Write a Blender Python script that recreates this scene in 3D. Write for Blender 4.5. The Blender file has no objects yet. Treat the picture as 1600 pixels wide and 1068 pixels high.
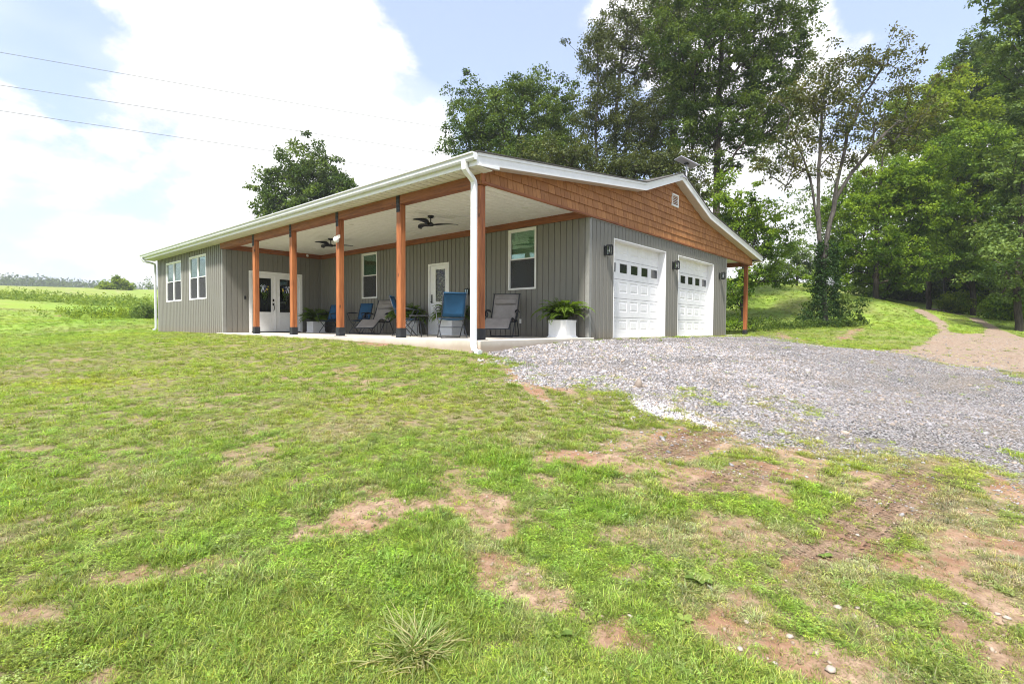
import bpy, math, random
import numpy as np
from mathutils import Vector, Matrix, Euler

random.seed(7)
RNG = np.random.default_rng(7)
sc = bpy.context.scene
COL = sc.collection
PI = math.pi

# ------------------------------------------------------------------ camera
CAM = Vector((-10.164, -6.478, 0.2365))
YAW, PITCH, ROLL, FOC = 0.715, -0.029, 0.0051, 803.53
fwd = Vector((math.cos(YAW) * math.cos(PITCH), math.sin(YAW) * math.cos(PITCH), math.sin(PITCH)))
rgt0 = Vector((math.sin(YAW), -math.cos(YAW), 0)); up0 = rgt0.cross(fwd)
rgt = rgt0 * math.cos(ROLL) + up0 * math.sin(ROLL)
upv = up0 * math.cos(ROLL) - rgt0 * math.sin(ROLL)
cam_data = bpy.data.cameras.new('camera')
cam_data.sensor_width = 36.0
cam_data.lens = FOC / 1600 * 36.0
cam_data.clip_start = 0.05; cam_data.clip_end = 3000
cam = bpy.data.objects.new('camera', cam_data)
cam.matrix_world = Matrix(((rgt.x, upv.x, -fwd.x, CAM.x), (rgt.y, upv.y, -fwd.y, CAM.y), (rgt.z, upv.z, -fwd.z, CAM.z), (0, 0, 0, 1)))
COL.objects.link(cam); sc.camera = cam

# ------------------------------------------------------------------ exposure and render settings
sc.view_settings.view_transform = 'Standard'; sc.view_settings.look = 'None'
sc.view_settings.gamma = 1.0; sc.view_settings.use_curve_mapping = False
sc.view_settings.exposure = 1.66
sc.render.engine = 'CYCLES'
cy = sc.cycles
cy.max_bounces = 7; cy.diffuse_bounces = 4; cy.glossy_bounces = 3; cy.transmission_bounces = 4
cy.transparent_max_bounces = 8; cy.volume_bounces = 0
cy.use_denoising = True; cy.filter_width = 1.05
try: cy.denoiser = 'OPENIMAGEDENOISE'
except Exception: pass
cy.sample_clamp_indirect = 6.0
cy.caustics_reflective = False; cy.caustics_refractive = False

# ------------------------------------------------------------------ sun and sky
SUN_EL, SUN_AZ = math.radians(56), math.radians(197)          # azimuth from +X, counter-clockwise
sun_dir = Vector((math.cos(SUN_AZ) * math.cos(SUN_EL), math.sin(SUN_AZ) * math.cos(SUN_EL), math.sin(SUN_EL)))
sd = bpy.data.lights.new('sun', 'SUN'); sd.energy = 2.8; sd.angle = math.radians(7); sd.color = (1.0, 0.955, 0.88)
sun = bpy.data.objects.new('sun', sd); sun.rotation_euler = sun_dir.to_track_quat('Z', 'Y').to_euler(); COL.objects.link(sun)

world = bpy.data.worlds.new('World'); sc.world = world; world.use_nodes = True
wt = world.node_tree; wt.nodes.clear()
class NT:
    """short-hand for building node trees"""
    def __init__(s, t): s.t = t
    def n(s, kind, **kw):
        x = s.t.nodes.new(kind)
        for k, v in kw.items():
            if k.startswith('i_'):
                key = k[2:]; key = int(key) if key.isdigit() else key.replace('_', ' ')
                s.put(x.inputs[key], v)
            else: setattr(x, k, v)
        return x
    def put(s, sock, v):
        if isinstance(v, bpy.types.NodeSocket): s.t.links.new(v, sock)
        else: sock.default_value = v
    def math(s, op, a, b=0.0, c=None, clamp=False):
        x = s.t.nodes.new('ShaderNodeMath'); x.operation = op; x.use_clamp = clamp
        s.put(x.inputs[0], a); s.put(x.inputs[1], b)
        if c is not None: s.put(x.inputs[2], c)
        return x.outputs[0]
    def mix(s, f, a, b, mode='MIX'):
        x = s.t.nodes.new('ShaderNodeMix'); x.data_type = 'RGBA'; x.blend_type = mode; x.clamp_factor = True
        s.put(x.inputs[0], f); s.put(x.inputs[6], a); s.put(x.inputs[7], b)
        return x.outputs[2]
    def noise(s, vec, scale, detail=4, rough=0.55, dist=0.0):
        x = s.n('ShaderNodeTexNoise'); x.inputs['Scale'].default_value = scale; x.inputs['Detail'].default_value = detail
        x.inputs['Roughness'].default_value = rough; x.inputs['Distortion'].default_value = dist
        if vec is not None: s.t.links.new(vec, x.inputs['Vector'])
        return x.outputs[0]
    def smooth(s, v, a, b):
        x = s.n('ShaderNodeMapRange', interpolation_type='SMOOTHSTEP'); s.put(x.inputs[0], v)
        x.inputs[1].default_value = a; x.inputs[2].default_value = b; return x.outputs[0]
    def scale(s, vec, xyz):
        x = s.n('ShaderNodeMapping'); s.t.links.new(vec, x.inputs[0]); x.inputs['Scale'].default_value = xyz; return x.outputs[0]

W = NT(wt)
sky = W.n('ShaderNodeTexSky', sky_type='NISHITA'); sky.sun_disc = False
sky.sun_elevation = SUN_EL; sky.sun_rotation = math.atan2(sun_dir.x, sun_dir.y)
sky.air_density = 1.0; sky.dust_density = 2.2; sky.ozone_density = 1.5
tc = W.n('ShaderNodeTexCoord'); dirv = tc.outputs['Generated']
sep = W.n('ShaderNodeSeparateXYZ'); wt.links.new(dirv, sep.inputs[0])
n_big = W.noise(W.scale(dirv, (1.0, 1.0, 1.9)), 3.1, 8, 0.58, 0.25)
n_soft = W.noise(W.scale(dirv, (1.0, 1.0, 2.6)), 1.7, 4, 0.5, 0.1)
def toward(d, r0, r1):
    """1 inside the cone of half angle r0 round direction d, 0 outside r1"""
    v = W.n('ShaderNodeVectorMath', operation='DOT_PRODUCT'); nrm = W.n('ShaderNodeVectorMath', operation='NORMALIZE')
    wt.links.new(dirv, nrm.inputs[0]); wt.links.new(nrm.outputs[0], v.inputs[0]); v.inputs[1].default_value = Vector(d).normalized()
    return W.smooth(v.outputs['Value'], math.cos(r1), math.cos(r0))
def look(px, py): return fwd + rgt * ((px - 800) / FOC) + upv * ((534 - py) / FOC)
# cumulus banks (positive) and open gaps (negative) as they stood that day
CLOUDS = [(470,150,.14,.32,.16),(610,190,.05,.14,.15),(330,300,.08,.25,.16),(60,60,.15,.40,.16),(700,185,.02,.06,.16),(1215,110,.06,.16,.20),(1290,290,.10,.3,.2),(1500,60,.06,.22,.10),(1000,60,.05,.14,.10),
  (740,70,.08,.22,-.30),(1390,80,.07,.17,-.30),(170,190,.05,.22,-.17),(140,290,.05,.18,-.10),(300,230,.02,.08,-.1)]
bias = 0.0
for px, py, r0, r1, s in CLOUDS:
    bias = W.math('MULTIPLY_ADD', toward(look(px, py), r0, r1), s, bias)
dens = W.math('ADD', n_big, bias)
fine = W.noise(W.scale(dirv, (1, 1, 1.5)), 16.0, 6, 0.62)
cum = W.smooth(W.math('MULTIPLY_ADD', fine, 0.26, dens), 0.60, 0.74)
veil = W.math('MULTIPLY', W.smooth(W.math('MULTIPLY_ADD', bias, 0.6, n_soft), 0.25, 0.78), 0.86)
low = W.smooth(sep.outputs[2], 0.42, 0.06)                       # everything whitens towards the horizon
veil = W.math('MAXIMUM', W.math('MAXIMUM', veil, 0.45), W.math('MULTIPLY', low, 0.93))
shade = W.noise(W.scale(dirv, (1, 1, 2.2)), 7.0, 6, 0.6, 0.2)
cloud_col = W.mix(W.smooth(W.math('MULTIPLY_ADD', dens, 0.8, W.math('MULTIPLY', shade, 0.9)), 0.72, 1.0), (3.25, 3.4, 3.75, 1), (4.5, 4.5, 4.5, 1))
veil_col = W.mix(0.0, (3.15, 3.5, 4.15, 1), (0, 0, 0, 1))
skyc = W.mix(1.0, sky.outputs[0], (0.95, 0.97, 1.05, 1), 'MULTIPLY')
c1 = W.mix(veil, skyc, veil_col)
c2 = W.mix(cum, c1, cloud_col)
bg = W.n('ShaderNodeBackground'); wt.links.new(c2, bg.inputs[0]); bg.inputs[1].default_value = 0.093
wo = W.n('ShaderNodeOutputWorld'); wt.links.new(bg.outputs[0], wo.inputs[0])
# ------------------------------------------------------------------ noise for placing things
def _hash(ix, iy, seed):
    h = (ix.astype(np.int64) * 374761393 + iy.astype(np.int64) * 668265263 + seed * 974634777) & 0xffffffff
    h = ((h ^ (h >> 13)) * 1274126177) & 0xffffffff
    return ((h ^ (h >> 16)) & 0xffffff) / float(0xffffff)
def vnoise(x, y, seed=0):
    xi = np.floor(x); yi = np.floor(y); fx = x - xi; fy = y - yi
    fx = fx * fx * (3 - 2 * fx); fy = fy * fy * (3 - 2 * fy)
    a = _hash(xi, yi, seed); b = _hash(xi + 1, yi, seed); c = _hash(xi, yi + 1, seed); d = _hash(xi + 1, yi + 1, seed)
    return (a * (1 - fx) + b * fx) * (1 - fy) + (c * (1 - fx) + d * fx) * fy
def fbm(x, y, freq, octs=4, seed=0, gain=0.5):
    s = 0; amp = 1; tot = 0
    for o in range(octs):
        s = s + vnoise(x * freq + 17.3 * o, y * freq - 9.1 * o, seed + o) * amp; tot += amp; amp *= gain; freq *= 2.03
    return s / tot
def sstep(x, a, b):
    t = np.clip((x - a) / (b - a), 0, 1); return t * t * (3 - 2 * t)

# ------------------------------------------------------------------ object helpers
def tag(o, label=None, cat=None, group=None, kind=None):
    if label: o['label'] = label
    if cat: o['category'] = cat
    if group: o['group'] = group
    if kind: o['kind'] = kind
    return o
def empty(name, loc=(0, 0, 0), rz=0.0, label=None, cat=None, group=None, parent=None):
    o = bpy.data.objects.new(name, None); o.empty_display_size = 0.2
    o.location = loc; o.rotation_euler = (0, 0, rz); COL.objects.link(o)
    if parent: o.parent = parent
    return tag(o, label, cat, group)
def copy_tree(o, parent=None):
    c = o.copy(); COL.objects.link(c); c.parent = parent
    for ch in list(o.children): copy_tree(ch, c)
    return c
def fast_mesh(name, verts, faces, smooth=False):
    """verts (n,3) array, faces (m,k) array, all faces with k corners"""
    verts = np.asarray(verts, np.float32); faces = np.asarray(faces, np.int32)
    me = bpy.data.meshes.new(name); m, k = faces.shape
    me.vertices.add(len(verts)); me.vertices.foreach_set('co', verts.ravel())
    me.loops.add(m * k); me.loops.foreach_set('vertex_index', faces.ravel())
    me.polygons.add(m); me.polygons.foreach_set('loop_start', np.arange(0, m * k, k, dtype=np.int32))
    me.polygons.foreach_set('loop_total', np.full(m, k, np.int32))
    if smooth: me.polygons.foreach_set('use_smooth', np.ones(m, bool))
    me.update(calc_edges=True)
    return me
def link_mesh(name, me, mat, parent=None, loc=None):
    o = bpy.data.objects.new(name, me)
    if mat is not None and not me.materials: me.materials.append(mat)
    COL.objects.link(o)
    if parent: o.parent = parent
    if loc is not None: o.location = loc
    return o

class MB:
    """collects simple solids and builds them as one mesh"""
    def __init__(s): s.v = []; s.f = []; s.sm = []
    def add(s, vs, fs, smooth=False):
        b = len(s.v); s.v += [tuple(p) for p in vs]
        for f in fs: s.f.append(tuple(b + i for i in f)); s.sm.append(smooth)
        return s
    def box(s, x0, x1, y0, y1, z0, z1, ch=0.0):
        if ch <= 0:
            vs = [(x, y, z) for z in (z0, z1) for y in (y0, y1) for x in (x0, x1)]
            return s.add(vs, [(0, 2, 3, 1), (4, 5, 7, 6), (0, 1, 5, 4), (2, 6, 7, 3), (0, 4, 6, 2), (1, 3, 7, 5)])
        # chamfered box: three vertices at every corner
        vs = []; idx = {}
        X = (x0, x1); Y = (y0, y1); Z = (z0, z1)
        for i in (0, 1):
            for j in (0, 1):
                for k in (0, 1):
                    sx, sy, sz = (ch if i == 0 else -ch), (ch if j == 0 else -ch), (ch if k == 0 else -ch)
                    for a, p in enumerate(((X[i], Y[j] + sy, Z[k] + sz), (X[i] + sx, Y[j], Z[k] + sz), (X[i] + sx, Y[j] + sy, Z[k]))):
                        idx[(i, j, k, a)] = len(vs); vs.append(p)
        q = lambda *t: tuple(idx[u] for u in t)
        fs = []
        for i in (0, 1): fs.append(q((i, 0, 0, 0), (i, 1, 0, 0), (i, 1, 1, 0), (i, 0, 1, 0)))
        for j in (0, 1): fs.append(q((0, j, 0, 1), (1, j, 0, 1), (1, j, 1, 1), (0, j, 1, 1)))
        for k in (0, 1): fs.append(q((0, 0, k, 2), (1, 0, k, 2), (1, 1, k, 2), (0, 1, k, 2)))
        for j in (0, 1):
            for k in (0, 1): fs.append(q((0, j, k, 1), (1, j, k, 1), (1, j, k, 2), (0, j, k, 2)))
        for i in (0, 1):
            for k in (0, 1): fs.append(q((i, 0, k, 0), (i, 1, k, 0), (i, 1, k, 2), (i, 0, k, 2)))
        for i in (0, 1):
            for j in (0, 1): fs.append(q((i, j, 0, 0), (i, j, 1, 0), (i, j, 1, 1), (i, j, 0, 1)))
        for i in (0, 1):
            for j in (0, 1):
                for k in (0, 1): fs.append(q((i, j, k, 0), (i, j, k, 1), (i, j, k, 2)))
        return s.add(vs, fs)
    def prism(s, poly, a, b, axis='y', smooth=False):
        """poly of (u, v) pairs extruded from a to b along axis; y: (x, z), x: (y, z), z: (x, y)"""
        n = len(poly)
        P = {'y': lambda u, v, t: (u, t, v), 'x': lambda u, v, t: (t, u, v), 'z': lambda u, v, t: (u, v, t)}[axis]
        vs = [P(u, v, a) for u, v in poly] + [P(u, v, b) for u, v in poly]
        fs = [(i, (i + 1) % n, n + (i + 1) % n, n + i) for i in range(n)]
        s.add(vs, fs, smooth); s.f.append(tuple(range(len(s.v) - 2 * n, len(s.v) - n))[::-1]); s.sm.append(False)
        s.f.append(tuple(range(len(s.v) - n, len(s.v)))); s.sm.append(False)
        return s
    def tube(s, path, r, n=8, cap=True, smooth=True, flat=None):
        """round tube along a path; r a number or one per point; flat=(a, b) gives an a x b section"""
        P = [Vector(p) for p in path]; rs = r if hasattr(r, '__len__') else [r] * len(P)
        vs = []; prev = None
        for i, p in enumerate(P):
            d = (P[min(i + 1, len(P) - 1)] - P[max(i - 1, 0)]).normalized()
            if prev is None:
                ref = Vector((0, 0, 1)) if abs(d.z) < 0.95 else Vector((1, 0, 0))
                u = d.cross(ref).normalized()
            else: u = (prev - d * prev.dot(d)).normalized()
            prev = u; w = d.cross(u)
            for k in range(n):
                a = 2 * PI * (k + 0.5) / n
                vs.append(p + u * (math.cos(a) * rs[i]) + w * (math.sin(a) * rs[i]))
        m = len(P)
        fs = [(i * n + k, i * n + (k + 1) % n, (i + 1) * n + (k + 1) % n, (i + 1) * n + k) for i in range(m - 1) for k in range(n)]
        s.add(vs, fs, smooth)
        if cap:
            b = len(s.v) - m * n
            s.f.append(tuple(b + k for k in range(n))[::-1]); s.sm.append(False)
            s.f.append(tuple(b + (m - 1) * n + k for k in range(n))); s.sm.append(False)
        return s
    def lathe(s, prof, c=(0, 0), n=20, smooth=True):
        vs = [(c[0] + r * math.cos(2 * PI * k / n), c[1] + r * math.sin(2 * PI * k / n), z) for r, z in prof for k in range(n)]
        fs = [(i * n + k, i * n + (k + 1) % n, (i + 1) * n + (k + 1) % n, (i + 1) * n + k) for i in range(len(prof) - 1) for k in range(n)]
        return s.add(vs, fs, smooth)
    def build(s, name, mat, parent=None, loc=None, kind=None):
        me = bpy.data.meshes.new(name); me.from_pydata(s.v, [], s.f)
        me.polygons.foreach_set('use_smooth', s.sm)
        me.validate(); me.update()
        import bmesh as bm_
        b = bm_.new(); b.from_mesh(me); bm_.ops.recalc_face_normals(b, faces=b.faces); b.to_mesh(me); b.free()
        o = link_mesh(name, me, mat, parent, loc)
        if kind: o['kind'] = kind
        return o

# ------------------------------------------------------------------ materials
def mat_new(name):
    m = bpy.data.materials.new(name); m.use_nodes = True; m.node_tree.nodes.clear()
    return m, NT(m.node_tree)
def finish(m, N, shader, disp=None):
    o = N.n('ShaderNodeOutputMaterial'); m.node_tree.links.new(shader, o.inputs[0]); return m
def pbsdf(N, col, rough=0.5, metal=0.0, spec=0.5, normal=None, **kw):
    b = N.n('ShaderNodeBsdfPrincipled'); N.put(b.inputs['Base Color'], col); N.put(b.inputs['Roughness'], rough)
    b.inputs['Metallic'].default_value = metal; b.inputs['Specular IOR Level'].default_value = spec
    if normal is not None: N.put(b.inputs['Normal'], normal)
    return b.outputs[0]
def bump(N, h, strength=0.3, dist=0.01):
    b = N.n('ShaderNodeBump'); b.inputs['Strength'].default_value = strength; b.inputs['Distance'].default_value = dist
    N.put(b.inputs['Height'], h); return b.outputs[0]
def simple(name, col, rough=0.5, metal=0.0, var=0.12, nscale=6.0, bstr=0.1, spec=0.5, dirt=0.0):
    m, N = mat_new(name); co = N.n('ShaderNodeTexCoord').outputs['Object']
    n1 = N.noise(co, nscale, 5, 0.6); n2 = N.noise(co, nscale * 9, 3, 0.6)
    c = tuple(col) + (1,)
    lo = tuple(x * (1 - var) for x in col) + (1,); hi = tuple(min(1, x * (1 + var)) for x in col) + (1,)
    cc = N.mix(N.smooth(n1, 0.3, 0.7), lo, hi)
    if dirt: cc = N.mix(N.math('MULTIPLY', N.smooth(N.noise(co, 1.3, 6, 0.7), 0.5, 0.75), dirt), cc, (0.16, 0.12, 0.08, 1))
    return finish(m, N, pbsdf(N, cc, N.math('MULTIPLY_ADD', n2, 0.2, rough - 0.1), metal, spec, bump(N, n2, bstr, 0.003)))
M = {}
M['white'] = simple('white_paint', (0.80, 0.80, 0.80), 0.45, var=0.03, bstr=0.08, dirt=0.06)
M['white_metal'] = simple('white_coated_metal', (0.78, 0.79, 0.81), 0.32, var=0.03, bstr=0.12, dirt=0.08)
M['gutter'] = simple('gutter_metal', (0.62, 0.64, 0.66), 0.33, var=0.05, bstr=0.1, dirt=0.12)
M['soffit'] = simple('soffit_vinyl', (0.70, 0.69, 0.62), 0.5, var=0.04, dirt=0.1)
M['soffit_warm'] = simple('rake_soffit_vinyl', (0.56, 0.50, 0.44), 0.5, var=0.04)
M['ceiling'] = simple('ceiling_vinyl', (0.84, 0.83, 0.79), 0.5, var=0.03)
M['black'] = simple('black_metal', (0.012, 0.012, 0.014), 0.38, 0.3, var=0.2)
M['black_rough'] = simple('black_coated_steel', (0.02, 0.022, 0.027), 0.55, 0.2, var=0.3)
M['frame_dark'] = simple('dark_tube_frame', (0.03, 0.035, 0.045), 0.4, 0.4)
M['dark'] = simple('dark_interior', (0.012, 0.012, 0.012), 0.9)
M['asphalt'] = simple('roof_shingle_granules', (0.07, 0.066, 0.062), 0.9, nscale=30, var=0.4, bstr=0.5)
M['trim_grey'] = simple('grey_corner_trim', (0.245, 0.243, 0.225), 0.5, var=0.06)
M['dish'] = simple('grey_dish_plastic', (0.40, 0.40, 0.47), 0.4, var=0.05)
M['rust'] = simple('reddish_frieze_wood', (0.30, 0.115, 0.05), 0.6, var=0.2)
M['flower_yellow'] = simple('yellow_petals', (0.75, 0.60, 0.10), 0.6)
M['bow_white'] = simple('pale_ribbon', (0.65, 0.70, 0.78), 0.6)
M['bow_blue'] = simple('navy_ribbon', (0.05, 0.07, 0.16), 0.6)
M['potsoil'] = simple('potting_soil', (0.03, 0.02, 0.015), 0.95)

def m_siding():
    m, N = mat_new('grey_siding'); co = N.n('ShaderNodeTexCoord').outputs['Object']; oi = N.n('ShaderNodeObjectInfo')
    grain = N.noise(N.scale(co, (60, 60, 1.6)), 3.0, 5, 0.65)
    blot = N.noise(co, 1.1, 4, 0.6)
    c = N.mix(N.smooth(grain, 0.25, 0.75), (0.160, 0.153, 0.133, 1), (0.215, 0.207, 0.182, 1))
    c = N.mix(N.math('MULTIPLY', N.smooth(blot, 0.45, 0.75), 0.35), c, (0.20, 0.185, 0.155, 1))
    c = N.mix(N.math('MULTIPLY', oi.outputs['Random'], 0.22), c, (0.15, 0.15, 0.14, 1))
    geo = N.n('ShaderNodeNewGeometry'); sp = N.n('ShaderNodeSeparateXYZ'); m.node_tree.links.new(geo.outputs['Position'], sp.inputs[0])
    splash = N.math('MULTIPLY', N.smooth(N.math('ADD', sp.outputs[2], N.math('MULTIPLY', blot, 0.25)), 0.42, 0.10), 0.30)
    c = N.mix(splash, c, (0.21, 0.16, 0.11, 1))
    return finish(m, N, pbsdf(N, c, N.math('MULTIPLY_ADD', grain, 0.2, 0.42), 0, 0.4, bump(N, grain, 0.25, 0.002)))
M['siding'] = m_siding()

def m_wood(name, ax, c0, c1, knots=True):
    m, N = mat_new(name); co = N.n('ShaderNodeTexCoord').outputs['Object']; oi = N.n('ShaderNodeObjectInfo')
    off = N.n('ShaderNodeVectorMath', operation='ADD'); m.node_tree.links.new(co, off.inputs[0])
    cx = N.n('ShaderNodeCombineXYZ'); 
    for i in range(3): N.put(cx.inputs[i], N.math('MULTIPLY', oi.outputs['Random'], 11.0 + i))
    m.node_tree.links.new(cx.outputs[0], off.inputs[1]); v = off.outputs[0]
    s = [26, 26, 26]; s[ax] = 1.4
    g = N.noise(N.scale(v, s), 1.6, 7, 0.65, 0.4); b = N.noise(v, 2.2, 4, 0.6)
    s2 = [4, 4, 4]; s2[ax] = 0.5
    streak = N.noise(N.scale(v, s2), 1.8, 3, 0.5)
    c = N.mix(N.smooth(g, 0.3, 0.72), c0 + (1,), c1 + (1,))
    c = N.mix(N.math('MULTIPLY', N.smooth(streak, 0.42, 0.7), 0.45), c, (c1[0] * 1.25, c1[1] * 1.3, c1[2] * 1.3, 1))
    c = N.mix(N.math('MULTIPLY', N.smooth(b, 0.55, 0.8), 0.35), c, (c0[0] * 0.5, c0[1] * 0.5, c0[2] * 0.5, 1))
    if knots:
        vo = N.n('ShaderNodeTexVoronoi'); s3 = [5, 5, 5]; s3[ax] = 2.1
        m.node_tree.links.new(N.scale(v, s3), vo.inputs['Vector']); vo.inputs['Scale'].default_value = 1.0
        c = N.mix(N.math('MULTIPLY', N.smooth(vo.outputs['Distance'], 0.13, 0.05), 0.85), c, (0.05, 0.018, 0.008, 1))
    return finish(m, N, pbsdf(N, c, 0.55, 0, 0.4, bump(N, g, 0.35, 0.002)))
M['cedar_z'] = m_wood('stained_cedar_upright', 2, (0.190, 0.052, 0.014), (0.41, 0.145, 0.048))
M['cedar_y'] = m_wood('stained_cedar_beam', 1, (0.150, 0.044, 0.013), (0.300, 0.105, 0.036))
M['cedar_x'] = m_wood('stained_cedar_cross_beam', 0, (0.150, 0.044, 0.013), (0.300, 0.105, 0.036))

def m_shingle():
    m, N = mat_new('cedar_shake_shingles'); co = N.n('ShaderNodeTexCoord').outputs['Object']; oi = N.n('ShaderNodeObjectInfo')
    at_ = N.n('ShaderNodeAttribute', attribute_name='tint')
    g = N.noise(N.scale(co, (55, 20, 3)), 2.0, 5, 0.65); b = N.noise(co, 1.6, 4, 0.6)
    c = N.mix(N.smooth(g, 0.3, 0.7), (0.31, 0.130, 0.040, 1), (0.47, 0.220, 0.078, 1))
    c = N.mix(N.math('MULTIPLY', N.math('FRACT', N.math('ADD', oi.outputs['Random'], at_.outputs['Fac'])), 0.55), c, (0.19, 0.068, 0.020, 1))
    c = N.mix(N.math('MULTIPLY', N.smooth(b, 0.45, 0.75), 0.3), c, (0.30, 0.125, 0.045, 1))
    return finish(m, N, pbsdf(N, c, 0.6, 0, 0.35, bump(N, g, 0.5, 0.003)))
M['shingle'] = m_shingle()

def m_concrete():
    m, N = mat_new('porch_concrete'); co = N.n('ShaderNodeTexCoord').outputs['Object']
    a = N.noise(co, 0.9, 6, 0.65); b = N.noise(co, 40, 4, 0.7)
    c = N.mix(N.smooth(a, 0.3, 0.75), (0.46, 0.42, 0.36, 1), (0.60, 0.56, 0.50, 1)); c = N.mix(N.math('MULTIPLY', b, 0.25), c, (0.35, 0.32, 0.28, 1))
    geo = N.n('ShaderNodeNewGeometry'); sp = N.n('ShaderNodeSeparateXYZ'); m.node_tree.links.new(geo.outputs['Position'], sp.inputs[0])
    mud = N.math('MULTIPLY', N.smooth(N.math('ADD', sp.outputs[2], N.math('MULTIPLY', a, 0.12)), 0.04, -0.10), 0.55)
    c = N.mix(mud, c, (0.25, 0.165, 0.095, 1))
    return finish(m, N, pbsdf(N, c, 0.85, 0, 0.3, bump(N, b, 0.3, 0.003)))
M['concrete'] = m_concrete()

def m_fabric(name, col, sc_=300):
    m, N = mat_new(name); co = N.n('ShaderNodeTexCoord').outputs['Object']
    w = N.n('ShaderNodeTexWave', wave_type='BANDS', bands_direction='X'); w.inputs['Scale'].default_value = sc_ / 6
    m.node_tree.links.new(co, w.inputs[0]); n = N.noise(co, 5, 4, 0.6)
    c = N.mix(N.smooth(n, 0.3, 0.7), tuple(x * 0.82 for x in col) + (1,), tuple(col) + (1,))
    return finish(m, N, pbsdf(N, c, 0.75, 0, 0.3, bump(N, N.math('ADD', w.outputs['Fac'], N.math('MULTIPLY', n, 2.0)), 0.35, 0.004)))
M['blue'] = m_fabric('blue_sling_fabric', (0.014, 0.075, 0.165))
M['greyfab'] = m_fabric('taupe_sling_fabric', (0.31, 0.285, 0.265))

def m_glass(name='window_glass', tint=(0.76, 0.90, 0.82), gain=0.8):
    m, N = mat_new(name)
    tr = N.n('ShaderNodeBsdfTransparent'); tr.inputs[0].default_value = tint + (1,)
    gl = N.n('ShaderNodeBsdfGlossy'); gl.inputs['Roughness'].default_value = 0.02; gl.inputs[0].default_value = (0.9, 1, 0.96, 1)
    fr = N.n('ShaderNodeFresnel'); fr.inputs[0].default_value = 1.5
    co = N.n('ShaderNodeTexCoord').outputs['Object']
    b = bump(N, N.noise(co, 1.6, 2, 0.5), 0.05, 0.05); N.put(gl.inputs['Normal'], b)
    mx = N.n('ShaderNodeMixShader'); N.put(mx.inputs[0], N.math('MULTIPLY_ADD', fr.outputs[0], gain, 0.06, clamp=True))
    m.node_tree.links.new(tr.outputs[0], mx.inputs[1]); m.node_tree.links.new(gl.outputs[0], mx.inputs[2])
    return finish(m, N, mx.outputs[0])
M['glass'] = m_glass()
M['glass_dark'] = m_glass('garage_glass', (0.25, 0.27, 0.28), 0.9)
M['glass_lamp'] = m_glass('lantern_glass', (0.80, 0.82, 0.83), 0.45)
def m_screen():
    m, N = mat_new('insect_screen'); tr = N.n('ShaderNodeBsdfTransparent'); df = pbsdf(N, (0.055, 0.055, 0.06, 1), 0.8)
    mx = N.n('ShaderNodeMixShader'); mx.inputs[0].default_value = 0.62
    m.node_tree.links.new(tr.outputs[0], mx.inputs[1]); m.node_tree.links.new(df, mx.inputs[2]); return finish(m, N, mx.outputs[0])
M['screen'] = m_screen()
M['blind'] = simple('window_blind', (0.72, 0.78, 0.72), 0.6, var=0.05)
M['blind_dark'] = simple('dim_blind', (0.20, 0.22, 0.20), 0.6, var=0.05)

def m_leaf(name, dark, light, trans=0.35, rough=0.5):
    m, N = mat_new(name); a = N.n('ShaderNodeAttribute', attribute_name='tint')
    c = N.mix(a.outputs['Fac'], dark + (1,), light + (1,))
    p = pbsdf(N, c, rough + 0.1, 0, 0.18)
    t = N.n('ShaderNodeBsdfTranslucent'); N.put(t.inputs[0], N.mix(1.0, c, (1.35, 1.25, 0.55, 1), 'MULTIPLY'))
    mx = N.n('ShaderNodeMixShader'); mx.inputs[0].default_value = trans
    m.node_tree.links.new(p, mx.inputs[1]); m.node_tree.links.new(t.outputs[0], mx.inputs[2])
    return finish(m, N, mx.outputs[0])
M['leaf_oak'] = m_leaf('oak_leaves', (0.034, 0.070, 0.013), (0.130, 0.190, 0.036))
M['leaf_birch'] = m_leaf('birch_leaves', (0.040, 0.058, 0.020), (0.120, 0.145, 0.045), 0.35)
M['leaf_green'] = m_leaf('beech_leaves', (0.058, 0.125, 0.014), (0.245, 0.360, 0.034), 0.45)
M['leaf_yellow'] = m_leaf('hickory_leaves', (0.080, 0.145, 0.014), (0.270, 0.350, 0.032), 0.45)
M['leaf_pale'] = m_leaf('pale_leaves', (0.060, 0.115, 0.028), (0.200, 0.280, 0.075), 0.38)
M['leaf_brownish'] = m_leaf('olive_leaves', (0.048, 0.072, 0.018), (0.135, 0.135, 0.038), 0.35)
M['ivy'] = m_leaf('ivy_leaves', (0.014, 0.040, 0.010), (0.040, 0.082, 0.018), 0.2, 0.4)
M['fern'] = m_leaf('fern_fronds', (0.045, 0.100, 0.014), (0.150, 0.240, 0.030), 0.35)
M['weed'] = m_leaf('weed_leaves', (0.130, 0.210, 0.045), (0.290, 0.370, 0.090), 0.4)
def m_bark(name, a, b_):
    m, N = mat_new(name); co = N.n('ShaderNodeTexCoord').outputs['Object']
    g = N.noise(N.scale(co, (9, 9, 1.6)), 2.4, 6, 0.7); g2 = N.noise(co, 1.2, 4, 0.6)
    c = N.mix(N.smooth(g, 0.3, 0.7), a + (1,), b_ + (1,)); c = N.mix(N.math('MULTIPLY', N.smooth(g2, 0.5, 0.7), 0.4), c, (0.10, 0.12, 0.07, 1))
    return finish(m, N, pbsdf(N, c, 0.9, 0, 0.2, bump(N, g, 0.8, 0.03)))
M['bark'] = m_bark('dark_bark', (0.030, 0.024, 0.020), (0.085, 0.070, 0.058))
M['bark_pale'] = m_bark('pale_bark', (0.035, 0.030, 0.027), (0.105, 0.095, 0.085))
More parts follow.
